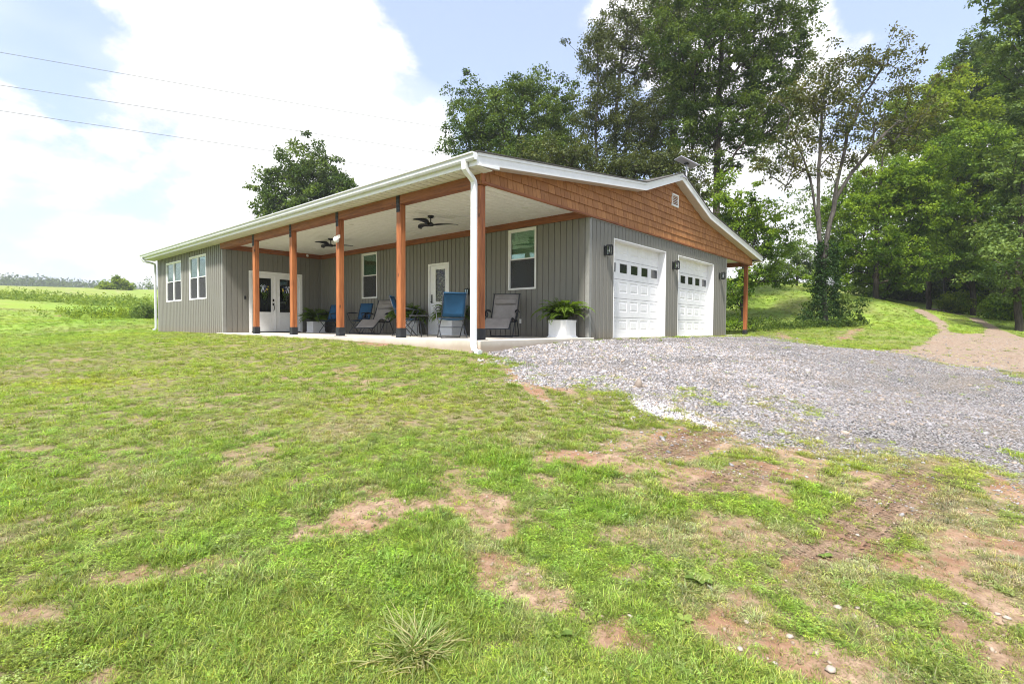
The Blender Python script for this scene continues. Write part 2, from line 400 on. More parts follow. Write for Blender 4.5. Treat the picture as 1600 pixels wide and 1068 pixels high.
# ---- terrain heights: thin-plate surface through surveyed spots (x, y, z); z = 0 is the porch slab top
SPOTS = np.array([(-10.16, -6.48, -1.20),(-12.00, -9.00, -1.35),(-8.00, -10.00, -1.30),(-14.00, -5.00, -1.20),(-16.00, -12.00, -1.50),
 (-25.00, -20.00, -2.00),(0.00, -20.00, -1.60),(-22.00, 0.00, -0.90),(-3.75, -0.30, -0.24),(-3.75, 2.50, -0.12),
 (-3.75, 5.00, -0.08),(-3.70, 8.00, -0.06),(-3.70, 12.00, -0.03),(-3.60, 15.50, -0.02),(-3.60, 19.20, -0.02),
 (-2.50, -0.30, -0.14),(-1.20, -0.30, -0.07),(0.00, -0.30, -0.06),(3.00, -0.30, -0.05),(6.00, -0.30, -0.05),
 (9.20, -0.30, -0.05),(12.20, 0.00, -0.06),(12.50, 5.00, 0.10),(12.50, 12.00, 0.50),(12.00, 22.00, 1.00),
 (0.00, 22.00, 0.40),(4.00, 10.00, 0.00),(4.00, 16.00, 0.10),(-7.40, -3.20, -0.78),(-5.50, -1.50, -0.50),
 (-7.00, 2.00, -0.55),(-7.00, 6.00, -0.35),(-7.00, 11.00, -0.20),(-2.00, -4.40, -0.58),(2.00, -4.40, -0.30),
 (6.00, -4.40, -0.25),(-4.00, -5.50, -0.80),(-6.00, -7.00, -1.05),(-2.00, -8.00, -0.95),(3.00, -9.00, -0.80),
 (-8.12, 21.67, -0.22),(-6.03, 49.88, 2.21),(-3.74, 80.89, 3.91),(0.75, 141.52, 8.16),(-4.39, 41.86, 1.54),
 (-0.21, 76.79, 3.25),(11.02, 129.67, 7.72),(-4.76, 23.93, 0.49),(3.37, 69.57, 2.13),(7.77, 64.50, 1.94),
 (21.29, 117.81, 7.01),(-2.19, 30.12, 0.34),(8.50, -5.11, -0.31),(25.97, -3.77, 1.78),(17.56, -1.78, 0.33),
 (30.31, 0.42, 2.68),(33.58, 5.86, 3.94),(19.67, 1.90, 0.50),(13.99, -0.73, 0.18),(28.80, -0.91, 2.35),
 (29.46, -4.76, 1.39),(15.38, -5.39, 0.09),(26.07, -5.46, 0.73),(9.54, -7.83, -0.46),(20.90, -7.17, 0.08),
 (33.62, -6.52, 1.03),(44.28, -5.01, 1.97),(52.39, -8.24, 2.32),(32.09, -9.34, 0.79),(0.37, -7.22, -0.93),
 (74.37, -12.16, 2.83),(66.56, -3.11, 4.12),(45.04, 21.73, 5.59),(64.53, 14.60, 6.91),(37.06, 46.10, 3.74),
 (24.20, 76.14, 3.09)])
def _tps(r2): return 0.5 * r2 * np.log(r2 + 1e-9)
_A = SPOTS[:, :2]; _n = len(_A)
_K = _tps(((_A[:, None] - _A[None]) ** 2).sum(-1)) + np.eye(_n) * 3.0
_P = np.c_[np.ones(_n), _A]
_W = np.linalg.solve(np.block([[_K, _P], [_P.T, np.zeros((3, 3))]]), np.r_[SPOTS[:, 2], 0, 0, 0])
def terrain_base(x, y):
    x = np.asarray(x, float).ravel(); y = np.asarray(y, float).ravel(); out = np.empty(len(x))
    for a in range(0, len(x), 20000):
        q = np.c_[x[a:a + 20000], y[a:a + 20000]]
        out[a:a + 20000] = _tps(((q[:, None] - _A[None]) ** 2).sum(-1)) @ _W[:_n] + np.c_[np.ones(len(q)), q] @ _W[_n:]
    r = np.hypot(x + 10.2, y + 6.5)
    w = np.clip((r - 150.0) / 80.0, 0, 1); w = w * w * (3 - 2 * w)
    z = np.clip(out, -4, 12) * (1 - w) + 1.0 * w
    inside = (x > -3.68) & (x < 9.2) & (y > -0.1) & (y < 19.05)
    return np.where(inside, np.minimum(z, -0.12), z)
GRAVEL_EDGE = [(-3.34,-0.02), (-3.88,-0.89), (-4.63,-1.91), (-4.78,-2.52), (-4.59,-2.84), (-4.51,-3.26), (-4.70,-3.79), (-4.68,-4.37), (-4.98,-4.74), (-5.06,-5.12), (-4.88,-5.51), (-4.85,-5.79), (-4.74,-6.10), (-4.28,-6.38), (-4.32,-6.59), (-4.45,-6.75), (-4.64,-6.88), (-3.4,-8.2), (-1,-11), (3,-11), (3.22,-7.41), (4.33,-7.11), (3.78,-6.51), (4.82,-5.85), (5.67,-5.06), (5.41,-3.99), (6.46,-2.87), (11.50,-0.76)]
DIRT_ROAD = [(5.36,-4.96), (10.55,-5.60), (16.65,-5.84), (22.61,-5.61), (25.00,-4.96), (25.92,-4.50), (42.62,-4.58), (45.18,-6.12), (30.96,-7.38), (26.62,-8.03), (21.35,-8.63), (20,-12), (6,-12), (4.04,-7.46), (3.78,-6.51), (4.59,-5.75)]
ROAD_ISLAND = [(28.75,-5.26), (35.55,-5.86), (27.55,-6.78), (25.71,-7.17), (21.08,-6.96), (19.31,-6.52), (24.57,-6.32), (26.95,-5.85)]
SOIL = [(-9.92,-3.56, 0.17,-0.07, 0.00,0.13, 1.00),
 (-9.58,-3.51, 0.16,-0.04, 0.01,0.10, 1.00),
 (-9.23,-3.69, 0.29,-0.11, 0.02,0.09, 0.80),
 (-9.82,-3.72, 0.11,-0.06, 0.00,0.05, 0.60),
 (-9.77,-4.16, 0.09,-0.01, 0.00,0.06, 0.80),
 (-9.21,-4.35, 0.13,0.02, 0.01,0.06, 0.60),
 (-8.51,-3.87, 0.37,-0.17, 0.06,0.12, 0.80),
 (-8.16,-3.89, 0.41,-0.22, 0.07,0.11, 0.75),
 (-7.86,-4.13, 0.17,-0.18, 0.15,0.15, 0.80),
 (-8.02,-4.45, 0.03,-0.21, 0.14,0.09, 1.00),
 (-8.31,-4.83, 0.04,-0.22, 0.22,0.13, 1.00),
 (-8.35,-5.10, 0.09,-0.17, 0.12,0.07, 1.00),
 (-8.60,-5.23, 0.14,-0.15, 0.06,0.05, 0.70),
 (-8.34,-5.45, 0.16,-0.17, 0.14,0.08, 0.90),
 (-8.31,-5.25, 0.10,-0.10, 0.09,0.06, 0.80),
 (-6.67,-4.32, 0.10,-0.30, 0.15,0.08, 1.00),
 (-6.70,-4.65, 0.07,-0.19, 0.11,0.05, 0.90),
 (-5.63,-4.62, 0.61,-0.22, 0.48,0.23, 1.00),
 (-6.14,-5.23, 0.46,-0.29, 0.39,0.14, 0.95),
 (-5.71,-6.17, 1.09,-0.22, 0.36,0.11, 1.20),
 (-6.56,-6.02, 0.74,-0.19, 0.22,0.08, 1.10),
 (-7.09,-5.92, 0.41,-0.16, 0.14,0.05, 0.90),
 (-6.17,-6.51, 0.09,-0.24, 0.28,-0.01, 0.90),
 (-6.84,-6.34, 0.15,-0.15, 0.16,0.01, 0.60),
 (-7.91,-6.01, 0.07,-0.20, 0.14,0.01, 1.10),
 (-6.90,-6.65, -0.06,-0.13, 0.21,-0.04, 1.00),
 (-7.05,-6.40, 0.06,-0.14, 0.10,-0.00, 0.80),
 (-7.92,-5.66, 0.16,-0.17, 0.14,0.05, 0.70),
 (-7.82,-5.34, 0.16,-0.16, 0.12,0.06, 0.50),
 (-7.61,-5.78, 0.17,-0.18, 0.13,0.04, 0.60),
 (-6.10,-6.73, 0.17,-0.17, 0.34,-0.02, 0.80),
 (-5.88,1.83, 0.22,-0.43, 0.17,0.33, 0.50),
 (-3.81,2.81, 0.23,-0.46, 0.31,0.46, 0.60),
 (-8.26,-0.08, 0.39,-0.54, 0.10,0.34, 0.40),
 (-9.53,-0.67, 0.28,-0.33, 0.03,0.25, 0.50),
 (-8.26,6.48, 0.40,-0.50, 0.09,0.64, 0.60),
 (-8.87,-2.24, 0.19,-0.21, 0.04,0.12, 0.40),
 (-7.02,-2.62, 0.25,-0.27, 0.11,0.13, 0.50),
 (-7.80,-1.88, 0.23,-0.28, 0.11,0.21, 0.45),
 (-4.94,-2.17, -0.55,-0.88, 0.23,0.14, 1.00),
 (-4.87,-2.54, -0.07,-0.51, 0.15,0.10, 0.90),
 (-8.84,-3.28, 0.16,-0.17, 0.04,0.09, 0.50),
 (-4.75,-4.47, 0.34,-0.28, 0.31,0.12, 0.90),
 (-8.61,3.67, 0.26,-0.29, 0.06,0.37, 0.40),
 (-5.33,-6.68, 0.24,-0.24, 0.28,-0.01, 0.70),
 (20.33,133.00, 100.28,326.77, 77.26,353.34, 0.00),
 (13.61,-3.32, 5.43,0.04, 2.02,0.33, 0.80),
 (-1.74,35.33, -1.46,-12.62, 0.48,2.20, 0.90),
 (-4.15,35.30, 0.64,0.15, 0.12,0.82, 0.80),
 (9.65,-1.97, -1.91,-0.96, 1.95,0.43, 0.80)]
LUSH = [(-8.61,-4.52, 0.28,-0.29, 0.23,0.29, 1.00),
 (-7.40,-2.91, 0.50,-0.52, 0.36,0.46, 0.90),
 (-6.47,-2.37, 0.47,-0.49, 0.38,0.42, 0.60),
 (-9.11,-2.41, 0.37,-0.42, 0.15,0.58, 0.70),
 (-9.72,-2.32, 0.23,-0.25, 0.06,0.52, 0.50),
 (-7.45,-1.97, 0.33,-0.38, 0.18,0.30, 0.60),
 (-7.18,-4.88, 0.40,-0.39, 0.32,0.18, 0.90),
 (-5.39,-4.06, 0.36,-0.32, 0.58,0.29, 0.80),
 (-5.86,-5.73, 0.41,-0.38, 0.33,0.06, 0.80),
 (-7.10,-5.43, 0.25,-0.25, 0.26,0.09, 0.60),
 (-9.31,-4.41, 0.20,-0.22, 0.08,0.20, 0.60),
 (-7.42,-6.41, 0.17,-0.18, 0.22,0.01, 0.50),
 (-8.54,3.18, 0.49,-0.58, 0.08,0.48, 1.00),
 (-9.10,-3.74, 0.13,-0.14, 0.03,0.08, 0.80),
 (58.36,-6.51, 486.80,-22.93, 467.12,-0.09, 0.60),
 (-7.65,1.69, 0.48,-0.75, 0.19,0.60, 0.40),
 (1.03,44.84, 12.77,31.46, 10.47,47.87, 0.90),
 (20.24,-1.60, 3.14,-3.68, 3.05,0.50, 0.70),
 (-6.22,21.67, 1.48,-1.22, 0.22,1.58, 0.80),
 (-3.37,-0.87, 0.47,-0.47, 0.69,0.57, 0.60),
 (-5.65,-3.20, 0.43,-0.38, 0.46,0.33, 0.50)]
YELLOW = [(-6.92,-1.85, 0.92,-1.01, 0.35,0.49, 0.70),
 (-3.90,-4.67, 0.76,-0.57, 0.70,0.21, 1.00),
 (-4.67,-5.46, 0.36,-0.55, 0.51,0.09, 1.00),
 (-4.14,-6.60, 0.44,-0.39, 0.58,-0.01, 1.00),
 (-4.31,-5.77, 0.32,-0.27, 0.32,0.04, 0.90),
 (-4.09,-2.92, 0.43,-0.34, 0.37,0.22, 0.80),
 (-3.83,-3.80, 0.52,-0.38, 0.33,0.14, 0.80),
 (-8.54,3.18, 0.55,-0.65, 0.07,0.41, 1.00),
 (2.04,-7.02, 0.57,-0.51, 0.90,-0.04, 0.50),
 (1.64,-6.17, 1.03,-0.79, 0.76,0.02, 0.40),
 (-5.02,-3.03, 0.36,-0.31, 0.33,0.23, 0.50),
 (-7.92,-2.56, 0.43,-0.47, 0.18,0.32, 0.40)]
PALE_STONES = [(-7.30,-6.16), (-7.34,-6.18), (-7.30,-6.20), (-7.40,-6.16), (-7.48,-6.16), (-7.45,-6.09), (-7.13,-6.24), (-7.00,-6.53), (-7.00,-6.64), (-7.01,-6.67), (-7.79,-5.97), (-8.02,-5.84), (-8.01,-5.97), (-6.53,-6.05), (-6.89,-6.18), (-7.90,-6.14), (-7.83,-5.81), (-8.15,-5.42), (-8.94,-4.62)]
SLOT = [(-4.77,-3.97), (-5.02,-4.23), (-7.20,-1.91)]
BIG_TUFT = [(-8.93,-4.92)][0]
WEEDS = [(-7.67,-5.54), (-8.47,-5.26), (-8.02,-5.61), (-9.69,-3.30), (-6.96,-5.96)]
PALE_PATCH = [(-4.71,-4.02, 0.02,-0.33, 0.25,0.10, 1.30), (-4.76,-4.37, -0.10,-0.25, 0.16,0.05, 1.20)]
TRACKS = [(-4.92,-6.36), (-7.14,-5.92), (-5.08,-4.66), (-6.19,-4.58), (-5.88,-5.30), (-6.68,-5.17)]
TREES = [
 dict(name='oak_tree', label='lone rounded dark oak showing above the far end of the porch roof', r=0.18, mat='leaf_oak', n=380, k=90, leaf=0.21, cr=0.57,
  stems=[[(11.01,33.24,0.72),(11.02,33.42,4.89),(10.97,33.68,9.60),(10.90,33.92,13.25)]],
  blobs=[((10.90,33.92,12.99),3.24,2.40), ((10.86,33.87,11.16),4.18,2.61), ((12.70,33.30,11.43),2.35,1.88), ((8.95,34.52,10.38),2.09,1.57), ((11.10,33.51,9.07),4.18,1.88), ((8.87,36.07,8.80),1.31,0.84), ((12.82,31.55,9.61),1.36,1.36)]),
 dict(name='maple_tree', label='dense round dark green maple at the left end of the row behind the roof', r=0.20, mat='leaf_oak', n=600, k=105, leaf=0.15, cr=0.49,
  stems=[[(15.25,16.16,0.69),(15.38,16.19,4.92),(15.68,16.03,9.15),(16.09,15.74,13.38),(16.31,15.62,16.34)]],
  blobs=[((16.64,15.23,16.13),1.52,2.03), ((15.52,16.49,15.49),1.27,1.69), ((14.12,18.07,14.63),1.78,1.69), ((15.47,16.44,12.95),4.02,2.54), ((18.32,14.78,15.09),1.27,2.12), ((13.23,17.45,11.95),1.90,1.61), ((17.12,14.49,11.70),2.54,1.69), ((13.93,15.04,10.22),3.81,1.27), ((18.79,14.14,12.91),2.12,2.54), ((19.97,14.46,16.41),1.10,1.69)]),
 dict(name='birch_tree', label='thin open crowned tree with fine drooping twigs behind the middle of the roof', r=0.13, mat='leaf_birch', n=600, k=72, leaf=0.13, cr=0.47,
  stems=[[(18.06,9.86,0.69),(18.13,9.95,4.68),(18.29,9.96,8.66),(18.48,9.94,13.43),(18.81,9.73,17.02),(19.20,9.40,19.81)], [(18.12,9.94,3.88),(17.66,10.62,7.46),(17.61,10.87,11.84),(17.82,10.81,15.82),(17.79,10.96,18.21)]],
  blobs=[((19.18,9.38,19.01),2.19,1.99), ((18.10,10.54,17.01),1.79,1.99), ((20.72,9.03,16.73),1.79,2.39), ((17.66,10.92,14.22),1.79,1.99), ((18.04,8.91,13.03),2.39,1.99), ((17.86,10.56,11.24),2.19,1.39), ((20.92,8.64,13.04),1.59,1.99), ((17.86,10.86,18.21),0.72,1.99), ((20.37,8.04,19.82),1.59,1.43), ((16.94,11.90,17.60),0.80,0.40)]),
 dict(name='poplar_tree', label='slender tree with pale branches and sparse leaves between the birch and the tallest tree', r=0.13, mat='leaf_birch', n=460, k=70, leaf=0.14, cr=0.49,
  stems=[[(24.09,9.03,0.77),(24.24,9.09,6.15),(24.46,9.07,11.52),(24.68,9.06,16.90),(25.13,8.78,22.27)], [(24.29,9.07,7.04),(23.40,10.29,11.51),(23.19,10.73,15.99)], [(24.27,9.05,6.15),(25.30,8.07,10.63),(25.82,7.67,15.11)]],
  blobs=[((24.75,9.14,20.48),2.24,2.69), ((25.26,8.37,16.45),2.02,2.46), ((23.71,9.97,12.41),2.46,1.79), ((25.49,7.95,12.87),1.79,2.02), ((24.35,9.36,15.10),1.79,1.79), ((25.09,8.87,23.17),2.46,1.79)]),
 dict(name='tall_oak_tree', label='tallest tree in view, straight dark trunk behind the roof ridge, top beyond the frame', r=0.26, mat='leaf_oak', n=900, k=104, leaf=0.14, cr=0.46,
  stems=[[(19.41,3.73,0.68),(19.40,3.87,3.57),(19.43,3.98,6.81),(19.48,4.03,9.34),(19.62,4.03,12.95),(19.80,3.98,16.56),(19.92,4.01,20.16),(20.02,4.02,23.05)]],
  blobs=[((19.95,4.05,21.97),2.89,2.17), ((19.90,3.99,19.44),4.33,2.17), ((21.04,2.57,16.93),3.07,1.80), ((17.90,4.62,15.99),2.89,1.99), ((21.97,1.47,16.21),1.80,1.62), ((20.59,4.51,14.51),3.25,1.80), ((21.45,1.95,13.68),2.17,1.44), ((20.47,3.00,11.87),3.25,1.44), ((18.70,5.04,11.86),1.80,1.62), ((22.61,2.04,11.35),2.17,1.26), ((18.16,5.79,14.74),1.44,1.80), ((19.15,2.89,9.55),2.17,0.72), ((22.48,0.96,18.02),1.30,1.08), ((22.31,1.03,15.13),0.94,0.72)]),
 dict(name='sapling_tree', label='bright green young tree crowding the right eave of the house', r=0.09, mat='leaf_green', n=240, k=60, leaf=0.15, cr=0.36,
  stems=[[(18.16,2.09,-0.01),(18.19,2.14,2.00),(18.20,2.25,4.69),(18.07,2.51,7.04)]],
  blobs=[((18.05,2.49,6.37),1.41,1.34), ((18.80,1.58,5.03),1.51,1.21), ((19.45,0.80,4.53),1.01,0.67), ((17.63,3.02,7.37),1.01,1.01), ((19.95,1.70,3.29),1.51,0.74), ((18.21,2.16,2.67),1.21,0.67), ((17.97,2.39,1.66),0.74,0.47), ((18.59,1.85,5.87),1.51,0.74)]),
 dict(name='ivy_clad_tree', label='tree with twin pale trunks wrapped in dark ivy on the grassy slope beside the drive', r=0.13, mat='leaf_brownish', n=360, k=54, leaf=0.12, cr=0.40,
  stems=[[(17.56,-1.79,0.18),(17.54,-1.71,1.53),(17.49,-1.59,3.02),(17.46,-1.48,4.51),(17.46,-1.40,6.30),(17.53,-1.40,8.39),(17.65,-1.44,10.48),(17.90,-1.65,12.28)], [(17.53,-1.64,2.72),(17.63,-1.70,4.06),(17.86,-1.89,5.71),(18.08,-2.07,7.50),(18.41,-2.37,9.29),(18.93,-2.89,11.09),(19.65,-3.65,12.59)], [(17.45,-1.45,4.81),(17.28,-1.19,6.60),(17.08,-0.88,8.09),(16.74,-0.45,9.13)], [(17.92,-1.94,6.16),(18.48,-2.52,7.50),(19.29,-3.39,8.85),(19.89,-4.05,9.90)]],
  blobs=[((17.98,-1.74,12.28),1.49,1.19), ((19.16,-3.08,12.73),1.79,1.02), ((19.95,-3.97,13.04),0.90,0.60), ((16.98,-0.64,11.07),1.49,1.02), ((18.14,-2.00,10.64),1.79,1.08), ((20.55,-3.22,11.23),1.79,1.19), ((16.85,-0.56,9.28),1.34,1.02), ((21.14,-3.95,9.99),1.49,1.19), ((18.11,-2.04,8.99),1.64,0.90), ((16.33,-0.03,8.08),0.90,1.08), ((17.21,-1.05,7.64),1.19,0.48), ((18.68,-2.73,8.10),1.19,0.75), ((23.28,-4.78,12.33),1.19,1.08), ((15.84,0.53,7.78),0.78,0.72), ((23.25,-4.82,10.88),1.19,0.90)]),
 dict(name='beech_tree', label='broad leafy tree with tiers of bright green boughs behind the ivy clad tree', r=0.14, mat='leaf_green', n=620, k=90, leaf=0.16, cr=0.42,
  stems=[[(30.12,-2.49,0.80),(30.13,-2.36,4.08),(30.30,-2.40,7.77),(30.59,-2.56,11.47)]],
  blobs=[((29.17,-1.09,7.77),2.05,1.23), ((30.82,-2.92,9.42),2.46,1.64), ((29.66,-1.77,5.31),2.87,1.48), ((31.86,-4.19,7.79),2.26,1.85), ((31.95,-2.94,3.78),2.05,0.99), ((28.29,-0.25,4.07),1.23,1.07), ((31.54,-3.95,4.91),2.05,1.48), ((32.46,-4.75,10.66),2.05,1.64), ((28.89,0.56,3.33),1.23,0.66)]),
 dict(name='hickory_tree', label='yellow green tree with a rounded top at the left of the dense wood', r=0.16, mat='leaf_yellow', n=600, k=90, leaf=0.18, cr=0.49,
  stems=[[(38.70,-4.75,0.90),(38.84,-4.73,4.68),(39.17,-4.91,9.41),(39.46,-4.99,15.08)]],
  blobs=[((38.98,-4.41,15.55),2.60,2.27), ((40.54,-6.17,16.51),2.36,2.18), ((39.33,-3.24,16.68),1.89,1.89), ((41.28,-5.39,18.87),1.42,1.23), ((37.39,-2.67,13.65),1.70,1.70), ((39.83,-5.58,11.31),3.31,2.13), ((36.98,-3.89,10.08),2.36,1.89), ((39.76,-5.67,7.52),2.84,1.70)]),
 dict(name='walnut_tree', label='deep green tree whose high crown stands against the sky behind the wood', r=0.20, mat='leaf_oak', n=420, k=100, leaf=0.22, cr=0.62,
  stems=[[(49.65,-8.19,1.03),(49.75,-8.07,6.50),(49.73,-7.67,14.71),(49.68,-7.30,21.83)]],
  blobs=[((49.71,-7.26,23.74),1.97,2.19), ((48.59,-6.08,21.27),1.97,1.97), ((50.75,-8.54,21.83),2.52,2.74), ((49.61,-7.39,17.99),3.83,2.74), ((51.78,-9.85,19.11),2.74,3.29)]),
 dict(name='sycamore_tree', label='pale leaved tree leaning in from the right edge of the photo above the drive', r=0.17, mat='leaf_pale', n=520, k=85, leaf=0.15, cr=0.38,
  stems=[[(26.27,-8.78,0.07),(26.26,-8.69,1.68),(26.34,-8.69,3.95),(26.57,-8.81,7.18),(26.90,-9.01,11.07),(27.14,-9.12,14.95)]],
  blobs=[((26.72,-8.63,14.95),1.62,1.62), ((27.19,-9.06,17.54),2.27,1.62), ((24.50,-8.08,4.11),1.46,0.97), ((26.55,-8.84,5.89),1.78,1.16), ((27.02,-9.27,8.48),1.94,1.62), ((24.07,-7.64,2.87),0.97,0.45), ((27.29,-9.44,11.72),1.62,1.94), ((26.74,-8.60,16.24),1.29,0.65), ((26.27,-8.68,2.33),1.16,0.65)]),
 dict(name='maple_tree', label='bright green maple filling the middle of the wood above the start of the dirt drive', r=0.14, mat='leaf_green', n=640, k=95, leaf=0.17, cr=0.44,
  stems=[[(38.19,-7.20,0.88),(38.24,-7.14,3.57),(38.38,-7.11,8.05),(38.70,-7.28,12.53)]],
  blobs=[((38.41,-6.93,12.75),2.96,2.06), ((39.54,-8.34,10.29),2.96,2.46), ((37.74,-6.35,8.49),2.24,1.79), ((38.88,-7.76,6.26),2.69,1.79), ((36.35,-6.44,4.78),2.24,1.16), ((35.51,-5.43,5.64),1.61,1.16), ((41.87,-9.38,12.88),2.24,1.79)]),
 dict(name='young_tree', label='thin pale stemmed young tree with yellow green leaves at the bend of the dirt drive', r=0.07, mat='leaf_yellow', n=110, k=60, leaf=0.15, cr=0.38,
  stems=[[(42.08,-5.53,2.13),(42.11,-5.49,3.93),(42.21,-5.53,5.42),(42.37,-5.63,7.41)]],
  blobs=[((42.29,-5.59,6.17),1.79,1.00), ((43.01,-6.40,6.67),1.29,0.70), ((41.39,-4.52,6.91),1.29,0.80), ((42.05,-5.25,7.66),1.79,0.90)]),
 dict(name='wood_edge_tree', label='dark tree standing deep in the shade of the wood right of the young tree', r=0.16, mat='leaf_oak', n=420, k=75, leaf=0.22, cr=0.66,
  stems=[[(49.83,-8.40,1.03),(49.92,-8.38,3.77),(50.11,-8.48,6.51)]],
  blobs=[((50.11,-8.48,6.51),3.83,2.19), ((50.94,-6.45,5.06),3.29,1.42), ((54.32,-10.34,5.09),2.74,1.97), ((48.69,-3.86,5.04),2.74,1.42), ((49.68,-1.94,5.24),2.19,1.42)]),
 dict(name='cedar_tree', label='grey green bushy tree on the hill crest left of the ivy clad tree', r=0.10, mat='leaf_pale', n=170, k=60, leaf=0.18, cr=0.42,
  stems=[[(45.82,5.49,3.53),(45.86,5.55,6.02),(45.95,5.56,8.51)]],
  blobs=[((45.89,5.57,7.26),1.62,1.62), ((45.05,6.49,6.01),1.87,1.12), ((46.67,4.60,5.72),1.62,1.00), ((47.27,8.50,6.02),1.62,0.75)]),
 dict(name='thicket_tree', label='low bushy tree whose crown shows just above the roof left of the ridge', r=0.10, mat='leaf_birch', n=360, k=60, leaf=0.13, cr=0.40,
  stems=[[(13.94,5.46,0.62),(14.01,5.54,4.50),(13.84,5.85,7.08)]],
  blobs=[((13.02,6.85,8.21),1.62,0.71), ((14.08,5.63,8.32),1.46,0.78), ((11.75,8.33,8.69),1.46,0.71), ((10.69,9.55,8.68),1.29,0.71), ((14.93,4.66,8.55),1.29,0.71), ((15.65,3.78,7.42),0.84,0.84), ((13.84,5.85,7.08),2.59,0.65)]),
 dict(name='field_tree', label='small yellow green bushy tree on the crest of the far field left of the house', r=0.10, mat='leaf_yellow', n=90, k=50, leaf=0.50, cr=0.85,
  stems=[[(17.07,127.24,6.90),(17.09,127.27,7.97),(17.03,127.40,9.32)]],
  blobs=[((17.10,127.28,8.51),2.69,1.08), ((15.86,128.69,7.96),1.88,0.81), ((18.50,125.64,7.98),1.61,0.81), ((17.83,126.49,9.59),1.21,0.81)]),
 dict(name='bare_tree', label='faint grey leafless little tree on the far crest beside the house corner', r=0.08, mat='leaf_pale', n=22, k=12, leaf=0.40, cr=0.85,
  stems=[[(30.85,160.29,8.92),(30.89,160.34,11.01),(30.82,160.52,13.10)]],
  blobs=[((30.79,160.48,11.70),1.05,1.57), ((31.57,159.53,10.32),0.87,1.05)]),
]
SHRUBS = [
 dict(name='shrub', label='bright green leafy shrub at the foot of the wood beside the dirt drive', mat='leaf_yellow', n=110, k=55, leaf=0.14, cr=0.40, c=(38.86,-6.39,2.27), rh=1.20, rv=0.64),
 dict(name='shrub', label='pale leaved shrub standing in the weeds by the downspout at the far house corner', mat='leaf_pale', n=70, k=45, leaf=0.10, cr=0.30, c=(-1.54,29.40,0.83), rh=0.63, rv=0.63),
 dict(name='shrub', label='shady green shrub right of the bright one at the foot of the wood', mat='leaf_green', n=110, k=55, leaf=0.14, cr=0.42, c=(31.49,-8.62,1.34), rh=1.12, rv=0.97),
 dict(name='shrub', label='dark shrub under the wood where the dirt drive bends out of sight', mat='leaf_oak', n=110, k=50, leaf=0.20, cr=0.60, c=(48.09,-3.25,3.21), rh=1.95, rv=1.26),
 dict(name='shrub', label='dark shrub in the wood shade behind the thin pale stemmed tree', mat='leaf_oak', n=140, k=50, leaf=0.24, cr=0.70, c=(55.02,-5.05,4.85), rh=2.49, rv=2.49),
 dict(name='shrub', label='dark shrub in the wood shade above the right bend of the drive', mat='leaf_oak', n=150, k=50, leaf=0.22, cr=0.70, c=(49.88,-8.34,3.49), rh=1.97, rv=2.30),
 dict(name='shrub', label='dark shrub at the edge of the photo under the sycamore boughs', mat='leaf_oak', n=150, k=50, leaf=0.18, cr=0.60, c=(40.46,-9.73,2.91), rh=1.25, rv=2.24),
 dict(name='shrub', label='dark shrub behind the grassy slope right of the ivy clad tree', mat='leaf_oak', n=130, k=50, leaf=0.22, cr=0.60, c=(43.78,-1.31,3.83), rh=2.41, rv=1.42),
]
WIRES = [[(-7.62,52.58,21.85),(-5.17,52.84,22.37),(10.46,50.16,23.88),(34.23,44.22,25.70),(57.30,39.12,28.03)], [(-7.67,52.52,19.21),(-5.50,53.09,19.76),(10.40,50.10,21.09),(34.71,43.52,22.26),(57.23,39.03,24.04)], [(-7.70,52.48,17.32),(-4.51,51.86,17.42),(9.51,51.02,18.76),(31.44,47.20,20.10),(57.17,38.96,20.96)]]
# ------------------------------------------------------------------ what covers the ground where
def in_poly(px, py, poly):
    inside = np.zeros(len(px), bool); j = len(poly) - 1
    for i in range(len(poly)):
        xi, yi = poly[i]; xj, yj = poly[j]
        c = ((yi > py) != (yj > py)) & (px < (xj - xi) * (py - yi) / (yj - yi + 1e-12) + xi)
        inside ^= c; j = i
    return inside
def poly_dist(px, py, poly):
    """signed distance, positive inside"""
    d = np.full(len(px), 1e9)
    for i in range(len(poly)):
        ax, ay = poly[i]; bx, by = poly[(i + 1) % len(poly)]
        ex, ey = bx - ax, by - ay; L = ex * ex + ey * ey + 1e-9
        t = np.clip(((px - ax) * ex + (py - ay) * ey) / L, 0, 1)
        d = np.minimum(d, np.hypot(px - ax - t * ex, py - ay - t * ey))
    return np.where(in_poly(px, py, poly), d, -d)
def ellipses(x, y, lst, grow=1.0):
    s = np.zeros(len(x))
    for cx, cy_, ax, ay, bx, by, w in lst:
        # keep thin patches from vanishing
        la = math.hypot(ax, ay); lb = math.hypot(bx, by)
        if lb < 0.06: bx, by = bx / lb * 0.06, by / lb * 0.06
        det = ax * by - ay * bx
        if abs(det) < 1e-6: continue
        u = ((x - cx) * by - (y - cy_) * bx) / det; v = (-(x - cx) * ay + (y - cy_) * ax) / det
        s = np.maximum(s, w * np.exp(-(u * u + v * v) * 0.75 / grow))
    return s
